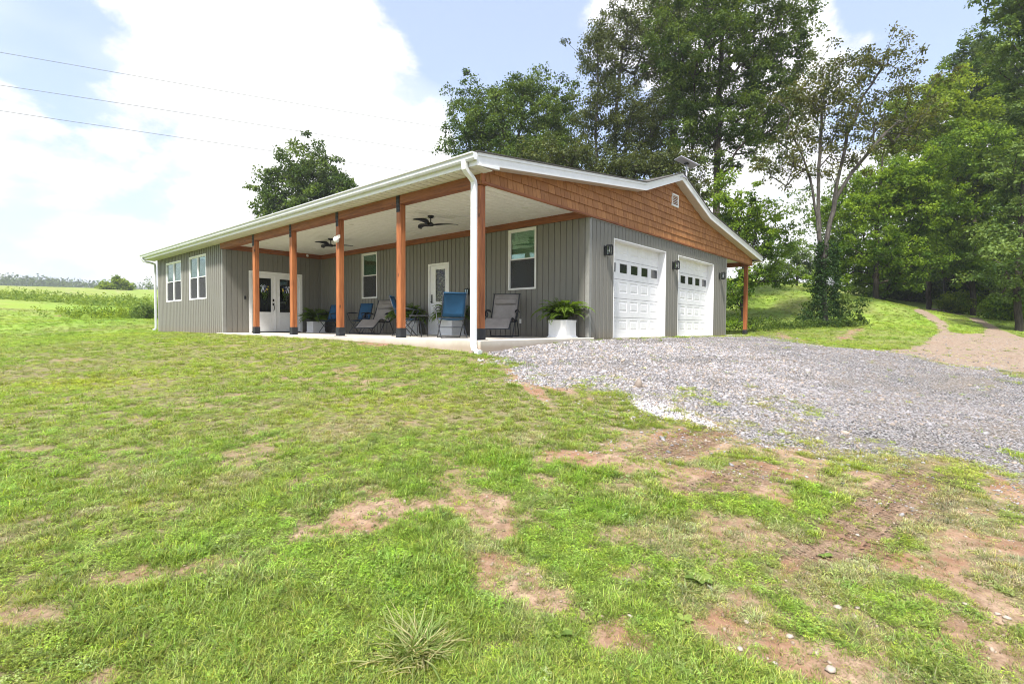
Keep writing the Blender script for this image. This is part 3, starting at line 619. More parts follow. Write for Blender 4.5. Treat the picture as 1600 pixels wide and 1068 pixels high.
def cover(x, y):
    """soil, gravel, road, lush, yellow, dry : each 0..1"""
    r = np.hypot(x + 10.16, y + 6.48)
    n1 = fbm(x, y, 1.1, 4, 3); n2 = fbm(x, y, 4.0, 3, 11); n3 = fbm(x, y, 0.35, 3, 23)
    wig = (n2 - 0.5) * 0.55 + (n1 - 0.5) * 0.5
    gd = poly_dist(x, y, GRAVEL_EDGE)
    gravel = sstep(gd + wig * np.clip(r * 0.16, 0.5, 1.5), -0.22, 0.35)
    gravel = np.maximum(gravel, sstep(ellipses(x, y, PALE_PATCH) + (n2 - 0.5) * 0.5, 0.40, 0.60))
    rd = poly_dist(x, y, DIRT_ROAD); isl = poly_dist(x, y, ROAD_ISLAND)
    road = sstep(rd + wig * 0.35, -0.15, 0.2) * sstep(-(isl + 0.35 + wig * 0.3), -0.2, 0.2)
    soil = ellipses(x, y, SOIL, 1.5)
    soil = sstep(soil + (n2 - 0.5) * 1.0 + (n1 - 0.5) * 0.4 - 0.05, 0.22, 0.80)
    near_drive = sstep(gd, -3.2, -0.2) * sstep(-y - 1.0, 0, 3.0) * (x < 4.5)       # worn margin south of the gravel
    soil = np.maximum(soil, near_drive * sstep(n2 * 0.5 + n1 * 0.5, 0.46, 0.60) * 0.9)
    worn = sstep(x + 9.2 - (y + 6.5) * 0.55, 0, 2.2) * sstep(-y - 2.6, 0, 1.6) * (x < 4.5)
    soil = np.maximum(soil, worn * sstep(n2 * 0.6 + n1 * 0.4, 0.42, 0.58) * 0.9)
    soil = np.maximum(soil, sstep(n1 * 0.45 + n2 * 0.55, 0.56, 0.68) * 0.6 * (r < 45) * (x < 11))
    lush = np.clip(ellipses(x, y, LUSH) * 0.9 + (n1 - 0.45) * 1.1 + (n3 - 0.5) * 0.6, 0, 1)
    soil = soil * (1 - 0.30 * sstep(-x, 8.3, 9.0))
    soil = soil * (1 - 0.75 * sstep(ellipses(x, y, LUSH), 0.45, 0.9))
    yellow = np.clip(ellipses(x, y, YELLOW) * 0.9 + (n3 - 0.42) * 1.4, 0, 1) * (1 - 0.6 * sstep(r, 30, 60))
    dry = np.clip(sstep(fbm(x, y, 2.3, 3, 41), 0.46, 0.68) * 0.7 * (1 - 0.45 * sstep(r, 4, 9)) + worn * 0.35 - lush * 0.5, 0, 1)
    weedy_gravel = ellipses(x, y, YELLOW)
    return soil, gravel, road, lush, yellow, dry, weedy_gravel, gd, r
def lawn_colour(lush, yellow, dry):
    c = np.empty((len(lush), 3))
    base = np.array((0.305, 0.390, 0.075)); lu = np.array((0.225, 0.410, 0.042)); ye = np.array((0.430, 0.520, 0.042)); dr = np.array((0.430, 0.420, 0.220))
    c[:] = base
    c += (lu - c) * lush[:, None]; c += (ye - c) * (yellow * 0.7)[:, None]; c += (dr - c) * (dry * 0.75)[:, None]
    return c
def terrain(x, y):
    x = np.asarray(x, float).ravel(); y = np.asarray(y, float).ravel()
    z = terrain_base(x, y); r = np.hypot(x + 10.16, y + 6.48)
    out = 1.0 - ((x > -3.9) & (x < 9.4) & (y > -0.4) & (y < 19.3))
    z = z + out * ((fbm(x, y, 0.9, 3, 5) - 0.5) * 0.07 + (fbm(x, y, 5.0, 2, 8) - 0.5) * 0.022)
    return z
def tz(x, y): return float(terrain([x], [y])[0])

# ------------------------------------------------------------------ ground sheet, finer towards where one stands
a0, a1 = math.radians(-26), math.radians(112)
ang = np.concatenate([np.arange(a0, a1, math.radians(0.30)), np.arange(a1, a0 + 2 * PI - 1e-6, math.radians(4.0))])
rad = [0.0, 0.5, 0.9, 1.2, 1.45]
while rad[-1] < 70: rad.append(rad[-1] * 1.0145)
while rad[-1] < 700: rad.append(rad[-1] * 1.07)
rad = np.array(rad[1:]); NA, NR = len(ang), len(rad)
RR, AA = np.meshgrid(rad, ang, indexing='ij')
gx = (-10.16 + RR * np.cos(AA)).ravel(); gy = (-6.48 + RR * np.sin(AA)).ravel(); gz = terrain(gx, gy)
gv = np.c_[gx, gy, gz]
gv = np.r_[gv, [[-10.16, -6.48, tz(-10.16, -6.48)]]]
ii, jj = np.meshgrid(np.arange(NR - 1), np.arange(NA), indexing='ij'); j2 = (jj + 1) % NA
quads = np.stack([ii * NA + jj, (ii + 1) * NA + jj, (ii + 1) * NA + j2, ii * NA + j2], -1).reshape(-1, 4)
soil, gravel, road, lush, yellow, dry, wg, gd, rr = cover(gv[:, 0], gv[:, 1])
lawn = lawn_colour(lush, yellow, dry)
far = sstep(rr, 9, 34)
mask = np.stack([np.clip(soil, 0, 1), gravel, road, far], -1)
hillband = np.zeros(len(gv))
def ground_part(name, sel, label=None):
    f = quads[sel]; used = np.unique(f); remap = np.full(len(gv), -1); remap[used] = np.arange(len(used))
    me = fast_mesh(name, gv[used], remap[f], smooth=True)
    a = me.color_attributes.new('mask', 'FLOAT_COLOR', 'POINT'); a.data.foreach_set('color', mask[used].astype(np.float32).ravel())
    b = me.color_attributes.new('lawn', 'FLOAT_COLOR', 'POINT'); b.data.foreach_set('color', np.c_[lawn[used], np.ones(len(used))].astype(np.float32).ravel())
    return tag(link_mesh(name, me, M['ground']), kind='structure')
def m_ground():
    m, N = mat_new('ground_cover'); L = m.node_tree.links
    co = N.n('ShaderNodeTexCoord').outputs['Object']
    mk = N.n('ShaderNodeAttribute', attribute_name='mask'); sp = N.n('ShaderNodeSeparateColor'); L.new(mk.outputs['Color'], sp.inputs[0])
    lw = N.n('ShaderNodeAttribute', attribute_name='lawn')
    f1 = N.noise(co, 9, 6, 0.65); f2 = N.noise(co, 70, 5, 0.7); f3 = N.noise(co, 2.2, 5, 0.6)
    # bare clay
    clay = N.mix(N.smooth(f1, 0.3, 0.72), (0.190, 0.120, 0.078, 1), (0.370, 0.270, 0.190, 1))
    clay = N.mix(N.math('MULTIPLY', N.smooth(f2, 0.45, 0.7), 0.55), clay, (0.11, 0.066, 0.042, 1))
    clay = N.mix(N.math('MULTIPLY', N.smooth(f3, 0.45, 0.65), 0.65), clay, (0.225, 0.115, 0.068, 1))
    # thatch under the grass close by, the grass itself far off
    th = N.mix(N.smooth(f2, 0.3, 0.65), (0.080, 0.070, 0.034, 1), (0.290, 0.235, 0.140, 1))
    th = N.mix(N.math('MULTIPLY', N.smooth(f1, 0.35, 0.65), 0.5), th, (0.085, 0.100, 0.030, 1))
    lwc = N.mix(1.0, lw.outputs['Color'], (0.84, 0.80, 0.95, 1), 'MULTIPLY')
    gfar = N.mix(N.math('MULTIPLY', N.smooth(N.noise(N.scale(co, (1, 1, 1)), 26, 6, 0.75), 0.35, 0.68), 0.5), lwc, (0.070, 0.095, 0.020, 1))
    fld = N.math('MULTIPLY', N.smooth(N.noise(N.scale(co, (0.05, 0.16, 0.2)), 2.0, 5, 0.6), 0.50, 0.66), 0.5)
    gfar = N.mix(fld, gfar, (0.13, 0.105, 0.055, 1))
    veg = N.mix(mk.outputs['Alpha'], th, gfar)
    # crushed limestone
    vo = N.n('ShaderNodeTexVoronoi'); L.new(co, vo.inputs['Vector']); vo.inputs['Scale'].default_value = 42
    vo2 = N.n('ShaderNodeTexVoronoi'); L.new(co, vo2.inputs['Vector']); vo2.inputs['Scale'].default_value = 17
    hs = N.n('ShaderNodeSeparateColor'); L.new(vo.outputs['Color'], hs.inputs[0])
    st = N.mix(hs.outputs[0], (0.185, 0.180, 0.182, 1), (0.38, 0.372, 0.372, 1))
    st = N.mix(N.smooth(vo.outputs['Distance'], 0.35, 0.62), st, (0.05, 0.047, 0.048, 1))
    st = N.mix(N.math('MULTIPLY', N.smooth(N.noise(co, 1.3, 5, 0.65), 0.42, 0.66), 0.6), st, (0.20, 0.168, 0.135, 1))
    st = N.mix(N.math('MULTIPLY', N.smooth(N.noise(N.scale(co, (0.3, 1.6, 1)), 2.0, 4, 0.6), 0.55, 0.7), 0.35), st, (0.14, 0.138, 0.15, 1))
    # pinkish clay track
    rc = N.mix(N.smooth(N.noise(co, 14, 6, 0.7), 0.35, 0.68), (0.19, 0.140, 0.105, 1), (0.33, 0.265, 0.205, 1))
    rc = N.mix(N.math('MULTIPLY', N.smooth(f3, 0.45, 0.7), 0.5), rc, (0.23, 0.155, 0.105, 1))
    edge = N.math('MULTIPLY', N.math('SUBTRACT', N.noise(co, 24, 6, 0.75), 0.5), 1.5)
    def blend(fac): return N.smooth(N.math('ADD', fac, edge), 0.35, 0.65)
    c = N.mix(blend(sp.outputs[0]), veg, clay)
    c = N.mix(blend(sp.outputs[2]), c, rc)
    c = N.mix(blend(sp.outputs[1]), c, st)
    tread, twin = tread_height(N, co)
    c = N.mix(N.math('MULTIPLY', N.math('MULTIPLY', twin, N.smooth(f2, 0.3, 0.6)), 0.6), c, (0.075, 0.047, 0.030, 1))
    h = N.math('ADD', N.math('MULTIPLY', f2, 0.35), N.math('MULTIPLY', f1, 0.8))
    hst = N.math('SUBTRACT', 1.0, vo.outputs['Distance'])
    hh = N.n('ShaderNodeMix'); hh.data_type = 'FLOAT'; N.put(hh.inputs[0], sp.outputs[1]); N.put(hh.inputs[2], h); N.put(hh.inputs[3], hst)
    # tyre treads pressed into the clay
    hh2 = N.math('ADD', hh.outputs[0], tread)
    return finish(m, N, pbsdf(N, c, 0.92, 0, 0.15, bump(N, hh2, 0.8, 0.02)))
def tread_height(N, co):
    """pairs of lug rows along three short stretches of track"""
    L = N.t.links; sp = N.n('ShaderNodeSeparateXYZ'); L.new(co, sp.inputs[0]); tot = None; wn = None
    T = TRACKS
    for (p, q, hw) in ((T[0], T[1], 0.24), (T[2], T[3], 0.22), (T[4], T[5], 0.2)):
        dx, dy = q[0] - p[0], q[1] - p[1]; ln = math.hypot(dx, dy); ux, uy = dx / ln, dy / ln
        s = N.math('ADD', N.math('MULTIPLY', sp.outputs[0], ux), N.math('MULTIPLY', sp.outputs[1], uy)); s0 = p[0] * ux + p[1] * uy
        t = N.math('ADD', N.math('MULTIPLY', sp.outputs[0], -uy), N.math('MULTIPLY', sp.outputs[1], ux)); t0 = -p[0] * uy + p[1] * ux
        ss = N.math('SUBTRACT', s, s0); tt = N.math('ABSOLUTE', N.math('SUBTRACT', t, t0))
        win = N.math('MULTIPLY', N.smooth(tt, hw, hw * 0.8), N.math('MULTIPLY', N.smooth(ss, -0.35, 0.0), N.smooth(ss, ln + 0.3, ln - 0.1)))
        lug = N.math('SINE', N.math('MULTIPLY', N.math('ADD', N.math('ADD', ss, N.math('MULTIPLY', N.noise(co, 4.5, 4, 0.6), 0.09)), N.math('MULTIPLY', tt, 0.35)), 2 * PI / 0.055))
        row = N.math('SINE', N.math('MULTIPLY', N.math('ADD', tt, N.math('MULTIPLY', N.noise(co, 7, 3, 0.6), 0.05)), 2 * PI / 0.11))
        k = N.math('MULTIPLY', N.math('MULTIPLY', N.smooth(lug, -0.2, 0.5), N.smooth(row, -0.5, 0.3)), win)
        k = N.math('MULTIPLY', k, N.math('MULTIPLY', N.smooth(N.noise(co, 5.5, 4, 0.6), 0.36, 0.56), 3.0))
        tot = k if tot is None else N.math('ADD', tot, k); wn = win if wn is None else N.math('MAXIMUM', wn, win)
    return tot, wn
M['ground'] = m_ground()
fm = gravel[quads].mean(1); rm = road[quads].mean(1)
isg = fm > 0.5; isr = (rm > 0.5) & ~isg
ground = ground_part('ground', ~isg & ~isr)
# close the little disc right under the photographer
cf = np.stack([np.full(NA, len(gv) - 1), np.arange(NA), (np.arange(NA) + 1) % NA], -1)
cme = fast_mesh('ground_centre', gv, cf); 
ci = link_mesh('ground_disc', fast_mesh('ground_disc', np.r_[gv[:NA], gv[-1:]], np.stack([np.full(NA, NA), np.arange(NA), (np.arange(NA) + 1) % NA], -1)), M['ground'])
bpy.data.meshes.remove(cme)
tag(ci, kind='structure')
gravel_driveway = ground_part('gravel_driveway', isg)
dirt_road = ground_part('dirt_road', isr)

# ------------------------------------------------------------------ scattering
def scatter(name, protos, pts, rot, scl, pick, tint, kind='stuff'):
    """one object of points that carries copies of the small prototype meshes"""
    pc = bpy.data.collections.new(name + '_kit')
    for i, me in enumerate(protos):
        o = bpy.data.objects.new('%s_kit_%02d' % (name, i), me); pc.objects.link(o)
    me = bpy.data.meshes.new(name); me.vertices.add(len(pts)); me.vertices.foreach_set('co', np.asarray(pts, np.float32).ravel())
    for nm, ty, key, arr in (('rot', 'FLOAT_VECTOR', 'vector', rot), ('scl', 'FLOAT', 'value', scl), ('pick', 'INT', 'value', pick), ('tint', 'FLOAT_VECTOR', 'vector', tint)):
        a = me.attributes.new(nm, ty, 'POINT'); a.data.foreach_set(key, np.asarray(arr, np.int32 if ty == 'INT' else np.float32).ravel())
    o = bpy.data.objects.new(name, me); COL.objects.link(o); o['kind'] = kind
    g = bpy.data.node_groups.new(name + '_scatter', 'GeometryNodeTree')
    g.interface.new_socket('Geometry', in_out='INPUT', socket_type='NodeSocketGeometry')
    g.interface.new_socket('Geometry', in_out='OUTPUT', socket_type='NodeSocketGeometry')
    n = g.nodes; gi = n.new('NodeGroupInput'); go = n.new('NodeGroupOutput')
    ip = n.new('GeometryNodeInstanceOnPoints'); cinf = n.new('GeometryNodeCollectionInfo')
    cinf.inputs['Collection'].default_value = pc; cinf.inputs['Separate Children'].default_value = True; cinf.inputs['Reset Children'].default_value = True
    def na(nm, ty):
        x = n.new('GeometryNodeInputNamedAttribute'); x.data_type = ty; x.inputs['Name'].default_value = nm; return x.outputs['Attribute']
    e2r = n.new('FunctionNodeEulerToRotation')
    l = g.links
    l.new(gi.outputs[0], ip.inputs['Points']); l.new(cinf.outputs[0], ip.inputs['Instance']); ip.inputs['Pick Instance'].default_value = True
    l.new(na('pick', 'INT'), ip.inputs['Instance Index']); l.new(na('rot', 'FLOAT_VECTOR'), e2r.inputs[0]); l.new(e2r.outputs[0], ip.inputs['Rotation'])
    l.new(na('scl', 'FLOAT'), ip.inputs['Scale']); l.new(ip.outputs[0], go.inputs[0])
    md = o.modifiers.new('scatter', 'NODES'); md.node_group = g
    return o
def m_blade(name, trans=0.4):
    m, N = mat_new(name); L = m.node_tree.links
    a = N.n('ShaderNodeAttribute', attribute_name='tint'); a.attribute_type = 'INSTANCER'
    b = N.n('ShaderNodeAttribute', attribute_name='shade')
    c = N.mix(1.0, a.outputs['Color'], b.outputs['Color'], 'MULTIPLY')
    p = pbsdf(N, c, 0.55, 0, 0.3)
    t = N.n('ShaderNodeBsdfTranslucent'); N.put(t.inputs[0], N.mix(1.0, c, (1.3, 1.2, 0.6, 1), 'MULTIPLY'))
    mx = N.n('ShaderNodeMixShader'); mx.inputs[0].default_value = trans
    L.new(p, mx.inputs[1]); L.new(t.outputs[0], mx.inputs[2]); return finish(m, N, mx.outputs[0])
M['blade'] = m_blade('grass_blades'); M['pebble'] = m_blade('limestone_chips', 0.0)

def blade_tuft(n, spread, lmin, lmax, width, lean, seed, dryness=0.2, segs=3):
    g = np.random.default_rng(seed); V = []; F = []; S = []
    for i in range(n):
        a = g.uniform(0, 2 * PI); r0 = spread * math.sqrt(g.uniform()) ; bx, by = r0 * math.cos(a), r0 * math.sin(a)
        az = g.uniform(0, 2 * PI) if g.uniform() < 0.5 else a + g.normal(0, 0.7)
        L = g.uniform(lmin, lmax); th = abs(g.normal(lean, 0.3)); bend = g.uniform(0.3, 1.3)
        w = width * g.uniform(0.7, 1.3); px, pz = 0.0, 0.0; b0 = len(V)
        sx, sy = -math.sin(az), math.cos(az)
        dr = g.uniform() < dryness
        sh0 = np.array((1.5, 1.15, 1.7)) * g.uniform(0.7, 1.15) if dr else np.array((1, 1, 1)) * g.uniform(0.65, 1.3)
        for k in range(segs + 1):
            t = k / segs; ww = w * (1 - t ** 1.6) * 0.5 + 0.0003
            cx, cy_ = bx + px * math.cos(az), by + px * math.sin(az)
            V.append((cx + sx * ww, cy_ + sy * ww, pz - 0.004)); V.append((cx - sx * ww, cy_ - sy * ww, pz - 0.004))
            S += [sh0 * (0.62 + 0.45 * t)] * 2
            ang_ = th + bend * t; px += L / segs * math.sin(ang_); pz += L / segs * max(math.cos(ang_), -0.1)
            pz = max(pz, 0.006)
        for k in range(segs): F.append((b0 + 2 * k, b0 + 2 * k + 1, b0 + 2 * k + 3, b0 + 2 * k + 2))
    return pack('tuft', V, F, S, M['blade'])
def leafy_tuft(n, spread, size, hmax, seed):
    """clover and low broad-leaved weeds: small leaflets held flat at different heights"""
    g = np.random.default_rng(seed); V = []; F = []; S = []
    for i in range(n):
        a = g.uniform(0, 2 * PI); r0 = spread * math.sqrt(g.uniform()); cx, cy_ = r0 * math.cos(a), r0 * math.sin(a)
        h = hmax * g.uniform(0.3, 1.0) * (1 - 0.5 * (r0 / spread) ** 2); s = size * g.uniform(0.6, 1.3); tilt = g.normal(0, 0.35, 2); az0 = g.uniform(0, 2 * PI)
        sh = np.array((1, 1, 1)) * g.uniform(0.6, 1.35)
        for q in range(3):
            az = az0 + q * 2 * PI / 3; dx, dy = math.cos(az), math.sin(az); b0 = len(V)
            for (u, v) in ((0.05, 0), (0.6, 0.42), (1.1, 0), (0.6, -0.42)):
                x = cx + (dx * u - dy * v) * s; y = cy_ + (dy * u + dx * v) * s
                V.append((x, y, max(0.003, h + (u * dx * s) * tilt[0] + (u * dy * s) * tilt[1] + (0.12 * s if abs(v) > 0 else 0)))); S.append(sh)
            F.append((b0, b0 + 1, b0 + 2, b0 + 3))
    return pack('leafy_tuft', V, F, S, M['blade'])
def pack(name, V, F, S, mat):
    me = fast_mesh(name, np.array(V), np.array(F)); a = me.color_attributes.new('shade', 'FLOAT_COLOR', 'POINT')
    a.data.foreach_set('color', np.c_[np.array(S), np.ones(len(S))].astype(np.float32).ravel()); me.materials.append(mat); return me
def stone_mesh(seed, flat=0.6, name='chip', mat=None):
    g = np.random.default_rng(seed); t = (1 + 5 ** 0.5) / 2
    v = np.array([(-1, t, 0), (1, t, 0), (-1, -t, 0), (1, -t, 0), (0, -1, t), (0, 1, t), (0, -1, -t), (0, 1, -t), (t, 0, -1), (t, 0, 1), (-t, 0, -1), (-t, 0, 1)], float) / 1.9
    v *= g.uniform(0.65, 1.25, (12, 1)); v *= np.array((g.uniform(0.8, 1.3), g.uniform(0.6, 1.0), flat * g.uniform(0.7, 1.2)))
    f = [(0, 11, 5), (0, 5, 1), (0, 1, 7), (0, 7, 10), (0, 10, 11), (1, 5, 9), (5, 11, 4), (11, 10, 2), (10, 7, 6), (7, 1, 8), (3, 9, 4), (3, 4, 2), (3, 2, 6), (3, 6, 8), (3, 8, 9), (4, 9, 5), (2, 4, 11), (6, 2, 10), (8, 6, 7), (9, 8, 1)]
    return pack(name, v, f, np.ones((12, 3)), mat or M['pebble'])

def polar_points(n, rmin, rmax, power, seed, a_lo=-14, a_hi=96):
    """more points close by: areal density falls as r**-power"""
    g = np.random.default_rng(seed); a = np.radians(g.uniform(a_lo, a_hi, n)); u = g.uniform(0, 1, n); e = 2 - power
    r = (rmin ** e + u * (rmax ** e - rmin ** e)) ** (1 / e) if abs(e) > 1e-6 else rmin * (rmax / rmin) ** u
    return -10.16 + r * np.cos(a), -6.48 + r * np.sin(a), r
def off_house(x, y): return ~((x > -3.78) & (x < 9.3) & (y > -0.22) & (y < 19.2))
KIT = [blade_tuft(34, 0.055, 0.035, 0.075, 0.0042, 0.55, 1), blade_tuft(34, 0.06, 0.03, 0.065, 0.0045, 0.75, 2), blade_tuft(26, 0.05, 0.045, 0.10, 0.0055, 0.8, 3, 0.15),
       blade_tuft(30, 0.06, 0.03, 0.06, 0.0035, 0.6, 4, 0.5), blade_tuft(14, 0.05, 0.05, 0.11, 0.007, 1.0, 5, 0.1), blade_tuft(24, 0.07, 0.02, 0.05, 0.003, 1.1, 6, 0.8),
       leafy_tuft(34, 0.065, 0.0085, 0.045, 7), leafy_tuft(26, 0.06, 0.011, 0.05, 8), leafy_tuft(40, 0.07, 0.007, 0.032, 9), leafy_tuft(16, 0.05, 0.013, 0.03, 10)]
def grass_layer(name, n, rmin, rmax, power, seed, smul=1.0):
    x, y, r = polar_points(n, rmin, rmax, power, seed)
    so, gr, ro, lu, ye, dr, wgv, gdv, r = cover(x, y); g = np.random.default_rng(seed + 1)
    bare = np.maximum(np.maximum(so * (0.62 + 0.34 * sstep(fbm(x, y, 7.0, 2, 71), 0.35, 0.6)), gr * (1 - 0.9 * sstep(wgv, 0.2, 0.8) * sstep(fbm(x, y, 2.6, 3, 77), 0.46, 0.60))), ro * 0.97)
    grav_weeds = (gr > 0.5) & (g.uniform(0, 1, n) < 0.012)
    thick = 0.56 + 0.42 * lu + 0.2 * sstep(fbm(x, y, 6.0, 2, 91), 0.35, 0.6)
    keep = ((g.uniform(0, 1, n) < (1 - bare) * thick) | grav_weeds) & off_house(x, y)
    x, y, r, so, gr, lu, ye, dr = (q[keep] for q in (x, y, r, so, gr, lu, ye, dr)); n = len(x)
    z = terrain(x, y); col = lawn_colour(np.clip(lu + g.normal(0, 0.12, n), 0, 1), np.clip(ye + g.normal(0, 0.15, n), 0, 1), np.clip(dr + g.normal(0, 0.18, n), 0, 1))
    col *= g.uniform(0.5, 1.35, (n, 1)) * np.stack([g.uniform(0.9, 1.12, n), np.ones(n), g.uniform(0.7, 1.5, n)], -1)
    kind = g.uniform(0, 1, n); species = fbm(x, y, 1.7, 3, 61)
    pick = np.where(species > 0.50, np.where(kind < 0.75, g.integers(6, 10, n), g.integers(0, 5, n)), np.where(kind < 0.82, g.integers(0, 5, n), g.integers(6, 10, n)))
    pick = np.where(((dr > 0.45) & (kind < 0.6)) | ((so > 0.35) & (kind < 0.55)), g.choice([3, 5], n), pick)
    scl = g.uniform(0.7, 1.25, n) * (0.50 + 0.34 * lu) * (1 - 0.45 * np.clip(so * 1.3, 0, 1)) * smul * np.clip((r / 7.0) ** 0.45, 1.0, 2.4)
    rot = np.stack([g.normal(0, 0.1, n), g.normal(0, 0.1, n), g.uniform(0, 2 * PI, n)], -1)
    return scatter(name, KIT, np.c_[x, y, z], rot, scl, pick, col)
grass = grass_layer('grass', 200000, 1.2, 46, 1.62, 100)

# ------------------------------------------------------------------ limestone chips on the drive and crumbs on bare clay
CHIPS = [stone_mesh(s) for s in range(200, 208)]
def lanes(x, y):
    u = x * 0.86 - y * 0.51; v = x * 0.51 + y * 0.86
    return 0.75 * fbm(u * 0.22, v * 1.25, 1.0, 4, 19) + 0.25 * fbm(x, y, 2.5, 3, 29)
def chips(name, n, rmin, rmax, power, seed):
    x, y, r = polar_points(n, rmin, rmax, power, seed, -14, 45)
    so, gr, ro, lu, ye, dr, wgv, gdv, r = cover(x, y); g = np.random.default_rng(seed + 1)
    keep = (g.uniform(0, 1, n) < np.clip(gr * (0.12 + 0.95 * sstep(lanes(x, y), 0.36, 0.56)) + 0.06 * so + 0.07 * ro + 0.28 * sstep(gdv, -1.2, 0.1) * sstep(fbm(x, y, 2.0, 2, 57), 0.4, 0.6) + 0.6 * ellipses(x, y, PALE_PATCH), 0, 1)) & off_house(x, y)
    x, y, r = x[keep], y[keep], r[keep]; n = len(x); z = terrain(x, y)
    v = g.uniform(0, 1, n) ** 0.8; col = np.stack([0.09 + 0.17 * v, 0.088 + 0.166 * v, 0.095 + 0.176 * v], -1)
    warm = g.uniform(0, 1, n) < 0.22; col[warm] *= np.array((1.05, 0.9, 0.72))
    s = np.exp(g.normal(math.log(0.0062), 0.52, n)) * np.clip((r / 9) ** 0.3, 0.9, 1.5)
    corner = sstep(5.5 - np.hypot(x + 2.0, y + 1.2), 0, 3.0); patch = ellipses(x, y, PALE_PATCH); s *= 1 + 0.35 * corner; col *= (1 + 0.35 * sstep(patch, 0.2, 0.6) * 2.4)[:, None]; col *= np.array((1.0, 0.985, 0.95)) * (1.38 + 0.25 * corner)[:, None]
    rot = g.uniform(0, 2 * PI, (n, 3)); rot[:, :2] = g.normal(0, 0.35, (n, 2))
    return scatter(name, CHIPS, np.c_[x, y, z + s * 0.2], rot, s, g.integers(0, 8, n), np.clip(col, 0, 0.62))
gravel_stones = chips('gravel', 380000, 4.2, 26, 1.5, 300)
def crumbs(n, seed):
    x, y, r = polar_points(n, 1.3, 12, 1.5, seed, -14, 75)
    so, gr, ro, lu, ye, dr, wgv, gdv, r = cover(x, y); g = np.random.default_rng(seed + 1)
    keep = (g.uniform(0, 1, n) < so) & (gr < 0.4) & off_house(x, y); x, y, r = x[keep], y[keep], r[keep]; n = len(x)
    v = g.uniform(0, 1, (n, 1)); col = np.array((0.14, 0.09, 0.055)) * (1 - v) + np.array((0.32, 0.26, 0.20)) * v
    s = np.exp(g.normal(math.log(0.0042), 0.5, n)); rot = g.uniform(0, 2 * PI, (n, 3))
    return scatter('soil_crumbs', CHIPS, np.c_[x, y, terrain(x, y) + s * 0.2], rot, s, g.integers(0, 8, n), col)
crumbs(30000, 400)
# ================================================================== THE HOUSE
D, LD, L2, WID, WR, HT, CEIL = 3.526, 12.03, 19.07, 9.23, 12.19, 2.77, 2.945
house = empty('house', (0, 0, 0), label='long single storey grey sided house with deep covered porch and double garage', cat='house')
slab = MB().box(-3.74, 0.0, -0.16, LD, -0.42, 0.0, 0.012).build('porch_slab', M['concrete'], house)
MB().box(WID + 0.15, 12.35, -0.1, L2, -0.4, -0.03, 0.012).build('porch_slab', M['concrete'], house)
MB().box(0.02, WID, 0.02, L2 - 0.02, -0.45, -0.02).build('footing', M['concrete'], house)
MB().box(-D + 0.02, 0.0, LD + 0.02, L2 - 0.02, -0.45, -0.02).build('footing', M['concrete'], house)

class Face:
    """a wall plane: origin, direction u along it, outward normal n; local coordinates (u, n, z)"""
    def __init__(s, o, u, n): s.o = Vector(o); s.u = Vector(u); s.n = Vector(n)
    def p(s, u, n, z): return s.o + s.u * u + s.n * n + Vector((0, 0, z))
    def mat(s): return Matrix(((s.u.x, s.n.x, 0, s.o.x), (s.u.y, s.n.y, 0, s.o.y), (0, 0, 1, s.o.z), (0, 0, 0, 1)))
    def place(s, ob): ob.matrix_world = s.mat(); return ob

def wall(face, u0, u1, z0, z1, holes, thick=0.14, board=0.176, gw=0.020, gd=0.018):
    us = sorted({u0, u1} | {h[0] for h in holes} | {h[1] for h in holes})
    mb = MB()
    for a, b in zip(us[:-1], us[1:]):
        zs = [(z0, z1)]
        for h in holes:
            if h[0] < b - 1e-6 and h[1] > a + 1e-6:
                nz = []
                for p, q in zs:
                    if h[2] > p: nz.append((p, min(q, h[2])))
                    if h[3] < q: nz.append((max(p, h[3]), q))
                zs = nz
        for p, q in zs:
            if q - p > 0.005: mb.box(a, b, -thick, -0.001, p, q)
    w = mb.build('wall', M['siding'], house); face.place(w)
    # vertical boards, each its own piece, cut round the openings
    cache = {}
    n = int(math.ceil((u1 - u0) / board)); bw = (u1 - u0) / n
    for i in range(n):
        a, b = u0 + i * bw, u0 + (i + 1) * bw
        cuts = sorted({a, b} | {h[k] for h in holes for k in (0, 1) if a + 0.012 < h[k] < b - 0.012})
        for c, d in zip(cuts[:-1], cuts[1:]):
            zs = [(z0, z1)]
            for h in holes:
                if h[0] < d - 0.013 and h[1] > c + 0.013:
                    nz = []
                    for p, q in zs:
                        if h[2] > p: nz.append((p, min(q, h[2])))
                        if h[3] < q: nz.append((max(p, h[3]), q))
                    zs = nz
            for p, q in zs:
                if q - p < 0.02: continue
                key = (round(d - c, 4), round(p, 3), round(q, 3), c > a, d < b)
                if key not in cache:
                    wd = d - c; lft = 0.0 if c > a else 0.013; rt = 0.0 if d < b else 0.003
                    poly = [(0.0, 0.0), (wd, 0.0)]
                    poly += [(wd, gd)] if d < b else [(wd, 0.001), (wd - 0.003, gd)]
                    pass
                    poly += [(0.0, gd)] if c > a else [(gw + 0.007, gd), (gw, 0.001), (0.0, 0.001)]
                    ob = MB().prism(poly, p, q, 'z').build('siding_board', M['siding'], None)
                    cache[key] = ob.data
                else:
                    ob = bpy.data.objects.new('siding_board', cache[key]); COL.objects.link(ob)
                ob.parent = w; ob.location = (c, 0, 0)
    return w

